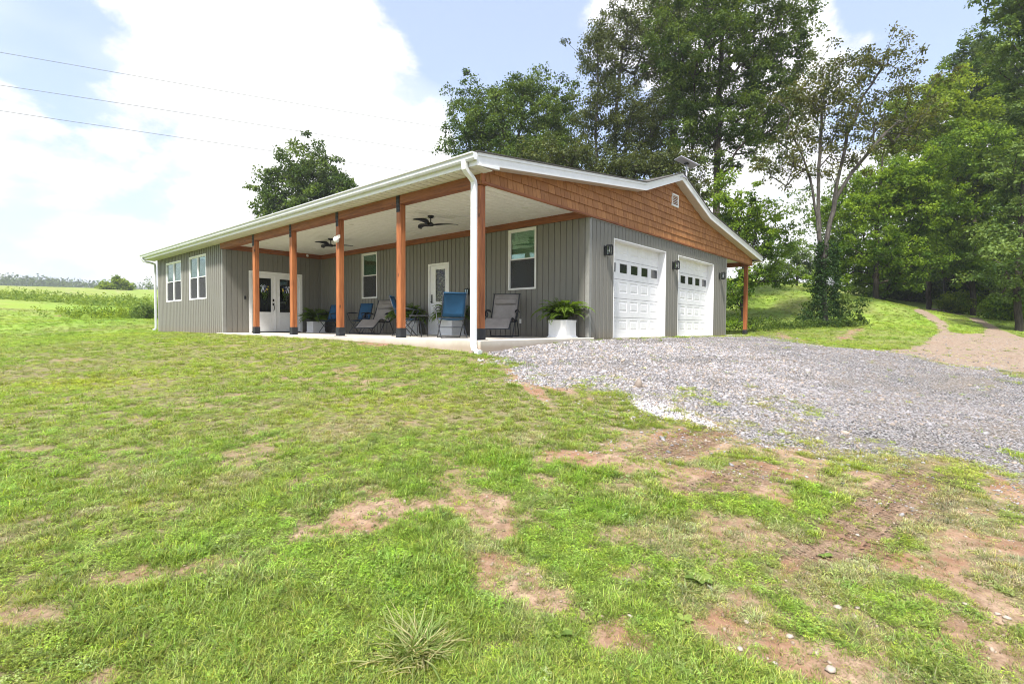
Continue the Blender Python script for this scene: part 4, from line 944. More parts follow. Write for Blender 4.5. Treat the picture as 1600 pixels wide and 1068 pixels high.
F_GAB = Face((0, 0, 0), (1, 0, 0), (0, -1, 0))           # garage front, faces -Y
F_POR = Face((0, 0, 0), (0, 1, 0), (-1, 0, 0))           # long porch wall, faces -X
F_DBL = Face((0, LD, 0), (1, 0, 0), (0, -1, 0))          # wall with the double door (x from -D to 0)
F_LFT = Face((-D, 0, 0), (0, 1, 0), (-1, 0, 0))          # far room, faces -X
F_RGT = Face((WID, 0, 0), (0, 1, 0), (1, 0, 0))
F_BCK = Face((0, L2, 0), (1, 0, 0), (0, 1, 0))
DH = 2.42
DOORS = [(1.10, 4.05), (4.956, 7.917)]
WIN_P = [(1.56, 2.46, 1.21, 2.74), (8.38, 9.275, 1.205, 2.735)]
PDOOR = (4.80, 5.69, -0.02, 2.10)
WIN_L = [(13.48, 15.20, 1.19, 2.745), (16.10, 17.92, 1.19, 2.725)]
DBL = (-2.66, -0.84, -0.02, 2.095)
wall(F_GAB, 0.09, WID - 0.09, -0.02, HT, [(a, b, -0.02, DH) for a, b in DOORS])
wall(F_POR, 0.09, LD, 0.005, HT, WIN_P + [PDOOR])
wall(F_DBL, -D + 0.09, -0.001, 0.005, HT, [DBL])
wall(F_LFT, LD + 0.09, L2 - 0.09, -0.03, 2.955, WIN_L, board=0.176, gw=0.055, gd=0.022)
w_r = wall(F_RGT, 0.09, L2 - 0.09, -0.02, 2.95, [], board=0.35)
bk = MB().box(-D + 0.1, WID - 0.1, -0.14, 0, -0.02, 3.0).build('wall', M['siding'], house); F_BCK.place(bk)
# corner trims
def corner(x, y, sx, sy, z0, z1):
    w, t = 0.09, 0.018
    mb = MB(); x0, x1 = sorted((x - sx * t, x + sx * w)); 
    mb.prism([(x - sx * t, y - sy * t), (x + sx * w, y - sy * t), (x + sx * w, y - sy * (-0.002)), (x + sx * 0.002, y + sy * 0.002), (x + sx * 0.002, y + sy * w), (x - sx * t, y + sy * w)], z0, z1, 'z')
    return mb.build('corner_trim', M['trim_grey'], house)
corner(0, 0, 1, 1, -0.02, HT); corner(WID, 0, -1, 1, -0.02, HT)
corner(-D, LD, 1, 1, -0.03, HT); corner(-D, L2, 1, -1, -0.03, 2.955)
MB().box(-0.035, -0.013, LD - 0.04, LD - 0.013, 0.005, HT).build('corner_trim', M['trim_grey'], house)
MB().box(0.0, WID, -0.030, -0.0135, HT - 0.022, HT).build('drip_edge', M['trim_grey'], house)

# ------------------------------------------------------------------ roof profile (x, z) of the top surface
PROF = [(-3.95, 3.17), (2.22, 3.975), (4.50, 4.735), (6.78, 3.975), (12.66, 3.17)]
def roof_z(x):
    for (a, za), (b, zb) in zip(PROF[:-1], PROF[1:]):
        if a <= x <= b: return za + (zb - za) * (x - a) / (b - a)
    return PROF[0][1] if x < 0 else PROF[-1][1]
YF, YB = -0.30, L2 + 0.34
poly = PROF + [(x, z - 0.17) for x, z in reversed(PROF)]
roof = MB().prism(poly, YF + 0.025, YB, 'y').build('roof', M['asphalt'], house)
shp = [(PROF[0][0] - 0.03, PROF[0][1] - 0.002)] + [(x, z + 0.004) for x, z in PROF[1:-1]] + [(PROF[-1][0] + 0.03, PROF[-1][1] - 0.002)]
MB().prism([(x, z + 0.022) for x, z in shp] + [(x, z) for x, z in reversed(shp)], YF - 0.035, YB + 0.03, 'y').build('shingle_layer', M['asphalt'], roof)
for a, b in zip(PROF[:-1], PROF[1:]):                      # rake fascia, a board per slope
    x0, z0 = a; x1, z1 = b
    pl = [(x0, z0 - 0.001), (x1, z1 - 0.001), (x1, z1 - 0.195), (x0, z0 - 0.195)]
    MB().prism(pl, YF, YF + 0.024, 'y').build('rake_board', M['white_metal'], roof)
    pl2 = [(x0, z0 - 0.0), (x1, z1 - 0.0), (x1, z1 - 0.055), (x0, z0 - 0.055)]
    MB().prism(pl2, YF - 0.014, YF - 0.002, 'y').build('rake_drip_edge', M['white_metal'], roof)
    # soffit under the overhang, narrow vinyl strips across it
    mb = MB(); n = max(4, int((x1 - x0) / 0.30))
    for i in range(n):
        xa = x0 + (x1 - x0) * i / n; xb = x0 + (x1 - x0) * (i + 1) / n - 0.006
        za = z0 + (z1 - z0) * (xa - x0) / (x1 - x0) - 0.18; zb = z0 + (z1 - z0) * (xb - x0) / (x1 - x0) - 0.18
        mb.prism([(xa, za), (xb, zb), (xb, zb - 0.012), (xa, za - 0.012)], YF + 0.026, -0.05, 'y')
    mb.build('rake_soffit', M['soffit_warm'], roof)
# return box under the low ends of the rake
MB().prism([(-3.95, 2.975), (-3.95, 2.955), (-3.42, 2.995), (-3.42, 3.045)], YF - 0.012, YF + 0.03, 'y').build('rake_return', M['white_metal'], roof)
# long eave on the porch side: fascia, soffit, gutter
MB().box(-3.975, -3.953, YF, YB, 2.955, 3.16).build('eave_fascia', M['white_metal'], roof)
mb = MB(); y = YF + 0.03
while y < YB - 0.02:
    mb.box(-3.952, -3.56, y, min(y + 0.178, YB - 0.02), 2.948, 2.962); y += 0.200
mb.build('eave_soffit', M['soffit'], roof, kind='stuff')
gp = [(-3.977, 3.145), (-3.977, 3.035), (-4.045, 3.030), (-4.063, 3.060), (-4.070, 3.110), (-4.095, 3.128), (-4.098, 3.150), (-4.090, 3.150), (-4.085, 3.133), (-4.062, 3.115), (-4.055, 3.065), (-4.040, 3.040), (-3.983, 3.042), (-3.983, 3.145)]
gut = MB().prism(gp, YF - 0.01, YB + 0.02, 'y').build('gutter', M['gutter'], roof)
MB().prism([gp[0]] + gp[1:7], YF - 0.018, YF - 0.0105, 'y').build('gutter_end_cap', M['white_metal'], roof)
MB().prism([gp[0]] + gp[1:7], YB + 0.0205, YB + 0.028, 'y').build('gutter_end_cap', M['gutter'], roof)
MB().box(12.662, 12.684, YF, YB, 2.955, 3.16).build('eave_fascia', M['white_metal'], roof)
MB().box(12.22, 12.661, YF + 0.03, YB, 2.952, 2.962).build('eave_soffit', M['soffit'], roof)
# back gable closed
MB().prism([(-3.6, 2.95)] + [(x, z - 0.175) for x, z in PROF if -3.6 < x < 12.2] + [(12.2, 2.95)], L2 - 0.06, L2 - 0.01, 'y').build('gable_end', M['siding'], house)

# downspouts
def spout(name, path, mat, w=0.042, dd=0.03):
    mb = MB(); P = [Vector(p) for p in path]; vs = []
    for i, p in enumerate(P):
        for (a, b) in ((-w, -dd), (w, -dd), (w, dd), (-w, dd)): vs.append((p.x + b, p.y + a, p.z) if i == 0 or i == len(P) - 1 or True else p)
    fs = [(i * 4 + k, i * 4 + (k + 1) % 4, (i + 1) * 4 + (k + 1) % 4, (i + 1) * 4 + k) for i in range(len(P) - 1) for k in range(4)]
    mb.add(vs, fs); mb.f.append((0, 1, 2, 3)); mb.sm.append(False); e = len(P) * 4; mb.f.append((e - 4, e - 3, e - 2, e - 1)); mb.sm.append(False)
    return mb.build(name, mat, house)
# near one: drops from the gutter, swings in to the post, falls to a shoe on the grass
def spout2(name, pts, mat):
    """pts: (x, y, z) centre line; rectangular section kept square to the path in the x-z plane"""
    P = [Vector(p) for p in pts]; vs = []
    for i, p in enumerate(P):
        d = (P[min(i + 1, len(P) - 1)] - P[max(i - 1, 0)]).normalized(); s = Vector((0, 1, 0)) if abs(d.y) < 0.9 else Vector((1, 0, 0))
        s = (s - d * s.dot(d)).normalized(); t = d.cross(s)
        for a, b in ((-1, -1), (-.35, -1.06), (.35, -1.06), (1, -1), (1.06, -.3), (1.06, .3), (1, 1), (.35, 1.06), (-.35, 1.06), (-1, 1), (-1.06, .3), (-1.06, -.3)): vs.append(p + s * (a * 0.048) + t * (b * 0.034))
    n = 12; fs = [(i * n + k, i * n + (k + 1) % n, (i + 1) * n + (k + 1) % n, (i + 1) * n + k) for i in range(len(P) - 1) for k in range(n)]
    mb = MB(); mb.add(vs, fs); mb.f.append(tuple(range(n))); mb.sm.append(False); mb.f.append(tuple(range(len(vs) - n, len(vs)))); mb.sm.append(False)
    return mb.build(name, mat, house)
gz_ = tz(-3.95, -0.15)
spout2('downspout', [(-4.03, -.06, 3.06), (-4.03, -.06, 2.97), (-4.02, -.06, 2.93), (-3.97, -.06, 2.88), (-3.84, -.055, 2.80), (-3.80, -.052, 2.76), (-3.79, -.05, 2.71), (-3.79, -.05, 2.6), (-3.79, -.05, gz_ + 0.16), (-3.79, -.065, gz_ + 0.10), (-3.80, -.14, gz_ + 0.05), (-3.81, -.23, gz_ + 0.035)], M['white_metal'])
spout2('downspout', [(-4.03, L2 + .20, 3.06), (-4.03, L2 + .20, 2.96), (-4.0, L2 + .19, 2.90), (-3.72, L2 + .13, 2.84), (-3.62, L2 + .10, 2.80), (-3.61, L2 + .09, 2.72), (-3.61, L2 + .09, 0.12), (-3.64, L2 + .10, 0.06), (-3.72, L2 + .12, 0.04)], M['gutter'])

# ------------------------------------------------------------------ porch framing
def timber(name, x0, x1, y0, y1, z0, z1, mat): return MB().box(x0, x1, y0, y1, z0, z1, 0.006).build(name, mat, house)
timber('beam', -3.60, -3.41, -0.012, LD - 0.002, HT + 0.002, 2.95, M['cedar_y'])
timber('frieze_board', -0.052, -0.014, 0.002, LD - 0.002, HT + 0.002, 2.938, M['cedar_y'])
timber('frieze_board', -3.40, -0.056, LD - 0.050, LD - 0.014, HT + 0.002, 2.938, M['cedar_x'])
timber('beam', 12.02, 12.18, 0.04, L2, HT + 0.002, 2.94, M['cedar_y'])
# ceilings of narrow vinyl strips
mb = MB(); y = 0.06
while y < LD - 0.06:
    mb.box(-3.41, -0.05, y, y + 0.175, CEIL - 0.010, CEIL + 0.006); y += 0.200
mb.box(-3.41, -0.05, 0.0, LD, CEIL + 0.007, CEIL + 0.012)
mb.build('porch_ceiling', M['ceiling'], house, kind='stuff')
mb = MB(); y = 0.06
while y < L2 - 0.06:
    mb.box(WID + 0.03, 12.0, y, y + 0.197, 2.935, 2.945); y += 0.2
mb.build('porch_ceiling', M['ceiling'], house, kind='stuff')
for x, y in ((-1.10, 1.02), (-2.62, 10.7), (-2.60, 5.8), (-1.10, 5.9), (-1.10, 10.6)):
    MB().lathe([(0.0, CEIL - 0.022), (0.052, CEIL - 0.020), (0.058, CEIL - 0.012), (0.085, CEIL - 0.011), (0.088, CEIL - 0.004)], (x, y), 20).build('recessed_light', M['soffit'], house)

def post(x, y, z0, z1, bracket=True, side=-1):
    p = MB().box(x - 0.07, x + 0.07, y - 0.07, y + 0.07, z0 + 0.012, z1, 0.009).build('post', M['cedar_z'], house)
    b = MB().box(x - 0.079, x + 0.079, y - 0.079, y + 0.079, z0 + 0.001, z0 + 0.205, 0.006)
    b.box(x - 0.105, x + 0.105, y - 0.105, y + 0.105, z0 + 0.0005, z0 + 0.012)
    b.build('post_base', M['black_rough'], p)
    if bracket:
        c = MB().box(x - 0.079, x - 0.0705, y - 0.055, y + 0.055, z1 - 0.16, z1 - 0.001)
        c.box(x - 0.092, x - 0.0925 + 0.0, y, y, z1, z1) if False else None
        c.box(-3.612, -3.6015, y - 0.055, y + 0.055, z1 + 0.004, z1 + 0.172)
        for dz in (-0.12, -0.05, 0.05, 0.12):
            xo = x - 0.079 if dz < 0 else -3.612
            for dy in (-0.028, 0.028): c.box(xo - 0.012, xo, y + dy - 0.009, y + dy + 0.009, z1 + dz - 0.009, z1 + dz + 0.009)
        c.build('bracket', M['black_rough'], p)
    return p
for py in (9.461, 7.113, 4.758, 2.376): post(-3.526, py, 0.0, HT)
post(-3.50, 0.085, 0.0, HT, False)
for py in (0.16, 3.3, 6.5, 9.7): post(12.10, py, -0.03, HT, False)

# ------------------------------------------------------------------ shingled gable
GX0, GX1 = -3.60, 12.17
def gz_in(x): return roof_z(x) - 0.185
backing = MB().prism([(GX0, HT + 0.004), (GX0, gz_in(GX0))] + [(x, z - 0.185) for x, z in PROF[1:-1]] + [(GX1, gz_in(GX1)), (GX1, HT + 0.004)], -0.034, 0.0 - 0.002, 'y').build('gable', M['shingle'], house)
MB().box(GX0 - 0.012, GX1 + 0.012, -0.066, -0.0345, HT + 0.004, HT + 0.052, 0.004).build('starter_strip', M['cedar_x'], backing)
MB().box(GX0 - 0.012, GX0 + 0.085, -0.062, -0.0345, HT + 0.053, gz_in(GX0) - 0.003, 0.004).build('gable_corner_board', M['cedar_z'], backing)
rg = random.Random(4); z = HT + 0.05; rows = 0; pieces = []
VENT = (4.32, 4.755, 3.81, 4.17)
while z < 4.6:
    zt = z + 0.182; x = GX0 + 0.086 if rows < 2 else GX0
    x += rg.uniform(-0.12, 0.0) if rows >= 1 else 0
    while x < GX1:
        w = rg.choice((0.10, 0.125, 0.15, 0.19, 0.23, 0.27)) * rg.uniform(0.92, 1.08); a, b = max(x + 0.0045, GX0 + (0.088 if rows < 2 else 0.004)), min(x + w - 0.0045, GX1 - 0.003); x += w
        if b - a < 0.03: continue
        za, zb = min(zt + 0.012, gz_in(a) - 0.004), min(zt + 0.012, gz_in(b) - 0.004)
        if max(za, zb) < z + 0.015: continue
        za, zb = max(za, z + 0.004), max(zb, z + 0.004)
        if a > VENT[0] - 0.02 and b < VENT[1] + 0.02 and z > VENT[2] - 0.02 and zt < VENT[3] + 0.02: continue
        pts = [(a, z)] + [(b, z), (b, zb)]
        for rx, rz in PROF[1:-1]:
            if a < rx < b: pts.append((rx, min(zt + 0.012, rz - 0.189)))
        pts.append((a, za)); pieces.append((a, pts, z, zt))
    z += 0.178; rows += 1
pieces.sort(key=lambda p: p[0])
def shingle_geo(mb, pts, z, zt, extra):
    n = len(pts)
    def yy(zz): return -0.0345 - 0.026 * (1 - (zz - z) / (zt - z + 0.012)) - 0.002 - extra
    front = [(u, yy(v), v) for u, v in pts]; back = [(u, -0.0342, v) for u, v in pts]
    mb.add(front + back, [tuple(range(n))] + [tuple(range(2 * n - 1, n - 1, -1))] + [(i, n + i, n + (i + 1) % n, (i + 1) % n) for i in range(n)])
for a, pts, z, zt in pieces[:290]:
    mb = MB(); shingle_geo(mb, pts, z, zt, rg.uniform(0, 0.004)); mb.build('shingle', M['shingle'], backing)
mb = MB(); tints = []
for a, pts, z, zt in pieces[290:]:
    k = len(mb.v); shingle_geo(mb, pts, z, zt, rg.uniform(0, 0.004)); tints += [rg.random()] * (len(mb.v) - k)
if mb.v:
    o = mb.build('shingle', M['shingle'], backing, kind='stuff')
    if len(o.data.vertices) == len(tints):
        a = o.data.attributes.new('tint', 'FLOAT', 'POINT'); a.data.foreach_set('value', np.array(tints, np.float32))
# gable vent with louvres
v = MB()
for (a, b, c, d) in ((VENT[0], VENT[1], VENT[2], VENT[2] + .035), (VENT[0], VENT[1], VENT[3] - .035, VENT[3]), (VENT[0], VENT[0] + .035, VENT[2] + .035, VENT[3] - .035), (VENT[1] - .035, VENT[1], VENT[2] + .035, VENT[3] - .035)):
    v.box(a, b, -0.085, -0.036, c, d)
v = v.build('gable_vent', M['white'], house)
for i in range(6):
    zz = VENT[2] + 0.045 + i * 0.048
    MB().prism([(-0.080, zz), (-0.048, zz + 0.030), (-0.044, zz + 0.026), (-0.076, zz - 0.004)], VENT[0] + 0.036, VENT[1] - 0.036, 'x').build('louvre', M['white'], v)

# ------------------------------------------------------------------ garage doors
def garage_door(x0, x1, phase):
    d = MB().box(x0 - 0.04, x1 + 0.04, 0.245, 0.27, -0.03, DH + 0.02).build('garage_door', M['dark'], house)
    jw = 0.018
    MB().box(x0 - jw, x0 + 0.004, -0.024, 0.243, -0.03, DH + jw).build('door_jamb', M['white'], d)
    MB().box(x1 - 0.004, x1 + jw, -0.024, 0.243, -0.03, DH + jw).build('door_jamb', M['white'], d)
    MB().box(x0 + 0.0045, x1 - 0.0045, -0.023, 0.243, DH - 0.004, DH + jw).build('door_header', M['white'], d)
    yf = 0.205                                              # front skin of the sections
    cw = 0.5995; first = phase
    for k in range(5):
        z0 = k * 0.495 + (0.008 if k else -0.02); z1 = (k + 1) * 0.495 - 0.002
        z1 = min(z1, DH + 0.015)
        mb = MB()
        mb.box(x0 - 0.03, x1 + 0.03, yf + 0.0125, 0.243, z0, z1)       # core
        xs = [x0 - 0.03]; cells = []
        c = first - 2 * cw
        while c < x1:
            if c > x0 - 0.5: cells.append((max(c, x0 - 0.03), min(c + 0.432, x1 + 0.03)))
            c += cw
        pz0, pz1 = k * 0.495 + 0.155, k * 0.495 + 0.430
        win = (k == 3)
        us = [x0 - 0.03]
        for a, b in cells:
            if b - a > 0.06: us += [a, b]
        us += [x1 + 0.03]
        hz = [(z0, pz0), (pz1, z1)]
        # rails above and below the panels, stiles between them: one skin at yf
        def quad(a, b, c_, d_, ya=yf): mb.add([(a, ya, c_), (b, ya, c_), (b, ya, d_), (a, ya, d_)], [(0, 1, 2, 3)])
        quad(us[0], us[-1], z0, pz0)
        if z1 > pz1: quad(us[0], us[-1], min(pz1, z1), z1)
        mb.add([(us[0], yf, z0), (us[-1], yf, z0), (us[-1], yf + .0125, z0), (us[0], yf + .0125, z0)], [(0, 1, 2, 3)])
        mb.add([(us[0], yf, z1), (us[-1], yf, z1), (us[-1], yf + .0125, z1), (us[0], yf + .0125, z1)], [(0, 1, 2, 3)])
        zt = min(pz1, z1)
        for i in range(0, len(us) - 1, 2): quad(us[i], us[i + 1], pz0, zt)
        for a, b in zip(us[1:-1:2], us[2:-1:2]):
            if win:
                for r0, y0_, r1, y1_ in ((0, yf, 0.0, yf + 0.012),): pass
            rings = [(0, yf), (0.014, yf + 0.011), (0.030, yf + 0.011), (0.062, yf + 0.001)]
            if win: rings = [(0, yf), (0.0, yf - 0.008), (0.018, yf - 0.008), (0.022, yf + 0.011)]
            prev = None
            for rr_, yy in rings:
                cur = [(a + rr_, yy, pz0 + rr_), (b - rr_, yy, pz0 + rr_), (b - rr_, yy, zt - rr_), (a + rr_, yy, zt - rr_)]
                if prev is not None: mb.add(prev + cur, [(i, (i + 1) % 4, 4 + (i + 1) % 4, 4 + i) for i in range(4)])
                prev = cur
            if not win: mb.add(prev, [(0, 1, 2, 3)])
        s = mb.build('door_section', M['white'], d)
        if win:
            for a, b in zip(us[1:-1:2], us[2:-1:2]):
                MB().box(a + 0.004, b - 0.004, yf + 0.0075, yf + 0.0115, pz0 + 0.004, zt - 0.004).build('window_pane', M['garage_pane'], d)
    MB().box(x0, x1, 0.19, 0.24, -0.05, -0.021).build('bottom_seal', M['dark'], d)
    return d
M['garage_pane'] = simple('garage_pane', (0.012, 0.014, 0.018), 0.08, var=0.05, bstr=0.02)
garage_door(1.10, 4.05, 1.760 - 0.0)
garage_door(4.956, 7.917, 5.616)

# ------------------------------------------------------------------ windows and doors of the living part
def rect_frame(mb, a, b, c, d, w, n0, n1):
    mb.box(a, b, n0, n1, c, c + w); mb.box(a, b, n0, n1, d - w, d); mb.box(a, a + w, n0, n1, c + w, d - w); mb.box(b - w, b, n0, n1, c + w, d - w)
def window(face, u0, u1, z0, z1, units=1, sill=False, blind='blind'):
    mb = MB(); rect_frame(mb, u0 - 0.012, u1 + 0.012, z0 - 0.012, z1 + 0.012, 0.045, -0.05, 0.024)
    w = mb.build('window', M['white'], house); face.place(w)
    def put(m, nm, mt, **k): return m.build(nm, M[mt], w, **k)
    uw = (u1 - u0 - 0.04) / units
    zi0, zi1 = z0 + 0.033, z1 - 0.033; zm = (z0 + z1) / 2 - 0.005
    for i in range(units):
        a = u0 + 0.02 + i * uw + (0.013 if i == 0 else 0.018); b = u0 + 0.02 + (i + 1) * uw - (0.013 if i == units - 1 else 0.018)
        if i: put(MB().box(u0 + 0.02 + i * uw - 0.030, u0 + 0.02 + i * uw + 0.030, -0.05, 0.020, zi0, zi1), 'mullion', 'white')
        up = MB(); rect_frame(up, a, b, zm, zi1, 0.028, -0.030, -0.004); put(up, 'sash', 'white')
        lo = MB(); rect_frame(lo, a + 0.012, b - 0.004, zi0, zm - 0.001, 0.036, -0.048, -0.026); put(lo, 'sash', 'white')
        put(MB().box(a + 0.026, b - 0.026, -0.020, -0.015, zm + 0.026, zi1 - 0.026), 'pane', 'glass')
        put(MB().box(a + 0.046, b - 0.038, -0.040, -0.036, zi0 + 0.034, zm - 0.035), 'pane', 'glass')
        put(MB().box(a + 0.012, b - 0.004, -0.0225, -0.0215, zi0 + 0.002, zm - 0.003), 'insect_screen', 'screen')
        if blind:
            bl = MB(); zz = zi0 + 0.03
            while zz < zi1 - 0.02:
                bl.prism([(-0.062, zz), (-0.076, zz + 0.042), (-0.078, zz + 0.041), (-0.064, zz - 0.001)], a, b, 'x'); zz += 0.043
            put(bl, 'blind', blind, kind='stuff')
        else:
            pass
        put(MB().box(a - 0.01, b + 0.01, -0.60, -0.55, z0 - 0.1, z1 + 0.1), 'painted_dark_backing', 'dark')  # added black sheet, its colour stands in for the unlit room
    return w
for a, b, c, d in WIN_P: window(F_POR, a, b, c, d)
for a, b, c, d in WIN_L: window(F_LFT, a, b, c, d, 2, blind=None)

def m_leaded():
    """bevelled obscure glass: dark panes drawn with curling came lines"""
    m, N = mat_new('leaded_door_glass'); L = m.node_tree.links; co = N.n('ShaderNodeTexCoord').outputs['Object']
    v = N.n('ShaderNodeTexVoronoi', feature='DISTANCE_TO_EDGE'); L.new(N.scale(co, (1, 14, 8)), v.inputs['Vector']); v.inputs['Scale'].default_value = 1.0
    line = N.smooth(v.outputs['Distance'], 0.07, 0.02)
    h = N.noise(co, 16, 4, 0.6)
    c = N.mix(N.smooth(h, 0.4, 0.65), (0.015, 0.017, 0.014, 1), (0.20, 0.22, 0.15, 1)); c = N.mix(line, c, (0.02, 0.02, 0.02, 1))
    return finish(m, N, pbsdf(N, c, 0.15, 0, 0.6, bump(N, h, 0.4, 0.01)))
M['leaded'] = m_leaded()
# single white door with a tall decorative light
fr = MB(); u0, u1, zb, zt = 4.80, 5.69, 0.0, 2.10
for (a, b, c, d) in ((u0 - 0.02, u0 + 0.035, 0.006, zt + 0.02), (u1 - 0.035, u1 + 0.02, 0.006, zt + 0.02), (u0 + 0.035, u1 - 0.035, zt - 0.035, zt + 0.02)): fr.box(a, b, -0.10, 0.022, c, d)
fr.box(u0 + 0.03, u1 - 0.03, -0.10, 0.02, 0.003, 0.028)
dr = fr.build('door', M['white'], house); F_POR.place(dr)
lf = MB(); g = (4.99, 5.42, 0.98, 1.945)
lf.box(u0 + 0.037, g[0], -0.075, -0.030, 0.032, zt - 0.037); lf.box(g[1], u1 - 0.037, -0.075, -0.030, 0.032, zt - 0.037)
lf.box(g[0], g[1], -0.075, -0.030, g[3], zt - 0.037); lf.box(g[0], g[1], -0.075, -0.030, 0.032, g[2])
rect_frame(lf, g[0] - 0.022, g[1] + 0.022, g[2] - 0.022, g[3] + 0.022, 0.026, -0.030, -0.018)
for pa, pb in ((5.0, 5.19), (5.23, 5.42)): rect_frame(lf, pa, pb, 0.25, 0.80, 0.02, -0.030, -0.022)
lf.build('door_leaf', M['white'], dr)
MB().box(g[0], g[1], -0.058, -0.048, g[2], g[3]).build('door_glass', M['leaded'], dr)
h = MB(); h.lathe([(0, 0), (0.030, 0), (0.030, 0.012), (0.0, 0.012)]) if False else None
hb = MB().box(u1 - 0.125, u1 - 0.075, -0.030, -0.015, 0.94, 1.20, 0.004).tube([(u1 - 0.10, -0.02, 0.98), (u1 - 0.10, 0.03, 0.98), (u1 - 0.18, 0.032, 0.98)], 0.009, 8)
hb.build('door_handle', M['black'], dr)

# white double door in the recess
fr = MB(); a, b, zt = DBL[0], DBL[1], 2.095
for q in ((a - 0.045, a + 0.045, 0.006, zt + 0.045), (b - 0.045, b + 0.045, 0.006, zt + 0.045), (a + 0.045, b - 0.045, zt - 0.035, zt + 0.045)): fr.box(q[0], q[1], -0.10, 0.024, q[2], q[3])
dd = fr.build('double_door', M['white'], house); F_DBL.place(dd)
MB().box(a + 0.04, b - 0.04, -0.10, 0.03, 0.003, 0.035).build('threshold', M['black'], dd)
mid = -1.775
for i, (p, q) in enumerate(((a + 0.047, mid - 0.004), (mid + 0.004, b - 0.047))):
    g = (p + 0.155, q - 0.145, 0.72, 1.915) if i == 0 else (p + 0.145, q - 0.155, 0.72, 1.915)
    lf = MB(); lf.box(p, g[0], -0.07, -0.026, 0.037, zt - 0.037); lf.box(g[1], q, -0.07, -0.026, 0.037, zt - 0.037)
    lf.box(g[0], g[1], -0.07, -0.026, g[3], zt - 0.037); lf.box(g[0], g[1], -0.07, -0.026, 0.037, g[2])
    rect_frame(lf, g[0] - 0.02, g[1] + 0.02, g[2] - 0.02, g[3] + 0.02, 0.024, -0.026, -0.014)
    rect_frame(lf, g[0] + 0.0, g[1] - 0.0, 0.29, 0.565, 0.016, -0.026, -0.020)
    lf.build('door_leaf', M['white'], dd)
    MB().box(g[0], g[1], -0.055, -0.046, g[2], g[3]).build('door_glass', M['glass_dark'], dd)
    MB().box(g[0] - 0.02, g[1] + 0.02, -0.30, -0.28, g[2] - 0.1, g[3] + 0.1).build('painted_dark_backing', M['dark'], dd)  # room darkness behind the glass painted as a black sheet
MB().box(mid - 0.018, mid + 0.016, -0.026, -0.010, 0.037, zt - 0.037).build('astragal', M['white'], dd)
hb = MB().box(mid - 0.105, mid - 0.045, -0.026, -0.006, 1.10, 1.19, 0.006).box(mid - 0.105, mid - 0.045, -0.026, -0.008, 0.96, 1.04, 0.005)
hb.tube([(mid - 0.075, -0.01, 0.98), (mid - 0.075, 0.035, 0.95), (mid - 0.070, 0.045, 0.88), (mid - 0.073, 0.03, 0.80), (mid - 0.075, -0.015, 0.78)], 0.011, 8).build('door_handle', M['black'], dd)
# small fittings on the walls
fit = MB().box(-0.035, 0.035, 0.012, 0.022, -0.055, 0.055, 0.003).box(-0.016, 0.016, 0.022, 0.025, 0.008, 0.036).box(-0.016, 0.016, 0.022, 0.025, -0.036, -0.008).build('outlet_cover', M['white'], house)
fit.matrix_world = Matrix.Translation((0, 2.05, 0.39)) @ F_POR.mat()
db = MB().box(-0.03, 0.03, 0.013, 0.035, -0.055, 0.055, 0.006).build('doorbell', M['black'], house); db.matrix_world = Matrix.Translation((-2.83, 0, 1.2)) @ F_DBL.mat()
# ================================================================== things fixed to or hung from the house
def lantern(x, label, face='g', y=None, z=2.08):
    t = empty('wall_lantern', (0, 0, 0), label=label, cat='lantern', group='black lanterns on the garage front')
    MB().box(-0.06, 0.06, 0.014, 0.032, -0.13, 0.13, 0.004).build('backplate', M['black'], t)
    MB().box(-0.016, 0.016, 0.032, 0.10, 0.085, 0.112).build('arm', M['black'], t)
    MB().prism([(-0.075, 0.105), (0.075, 0.105), (0.062, 0.135), (0.03, 0.150), (-0.03, 0.150), (-0.062, 0.135)], 0.095, 0.225, 'y').build('cap', M['black'], t)
    fr = MB(); rect = ((-0.062, 0.102), (0.062, 0.102), (0.062, 0.218), (-0.062, 0.218))
    for u, v in rect: fr.box(u - 0.012, u + 0.012, v - 0.012, v + 0.012, -0.105, 0.105)
    fr.box(-0.070, 0.070, 0.094, 0.226, -0.13, -0.105); fr.box(-0.02, 0.02, 0.14, 0.18, -0.145, -0.13)
    fr.build('cage', M['black'], t)
    MB().box(-0.058, 0.058, 0.106, 0.214, -0.104, 0.104).build('glass_shade', M['glass_lamp'], t)
    MB().lathe([(0.0, -0.06), (0.020, -0.05), (0.024, -0.02), (0.014, 0.03), (0.012, 0.10)], (0, 0.16), 10).build('bulb', M['white'], t)
    F = (F_GAB if face == 'g' else F_POR).mat()
    t.matrix_world = Matrix.Translation((x, 0, z) if face == 'g' else (0, x, z)) @ F @ Matrix.Diagonal((0.86, 0.9, 0.9, 1))
    return t
lantern(0.66, 'black wall lantern left of the nearer garage door')
lantern(4.55, 'black wall lantern between the two garage doors')
lantern(8.50, 'black wall lantern right of the farther garage door')
t = lantern(3.97, 'small black lantern low on the porch wall right of the single white door', 'p', z=1.22); t.scale = (0.6, 0.6, 0.6)

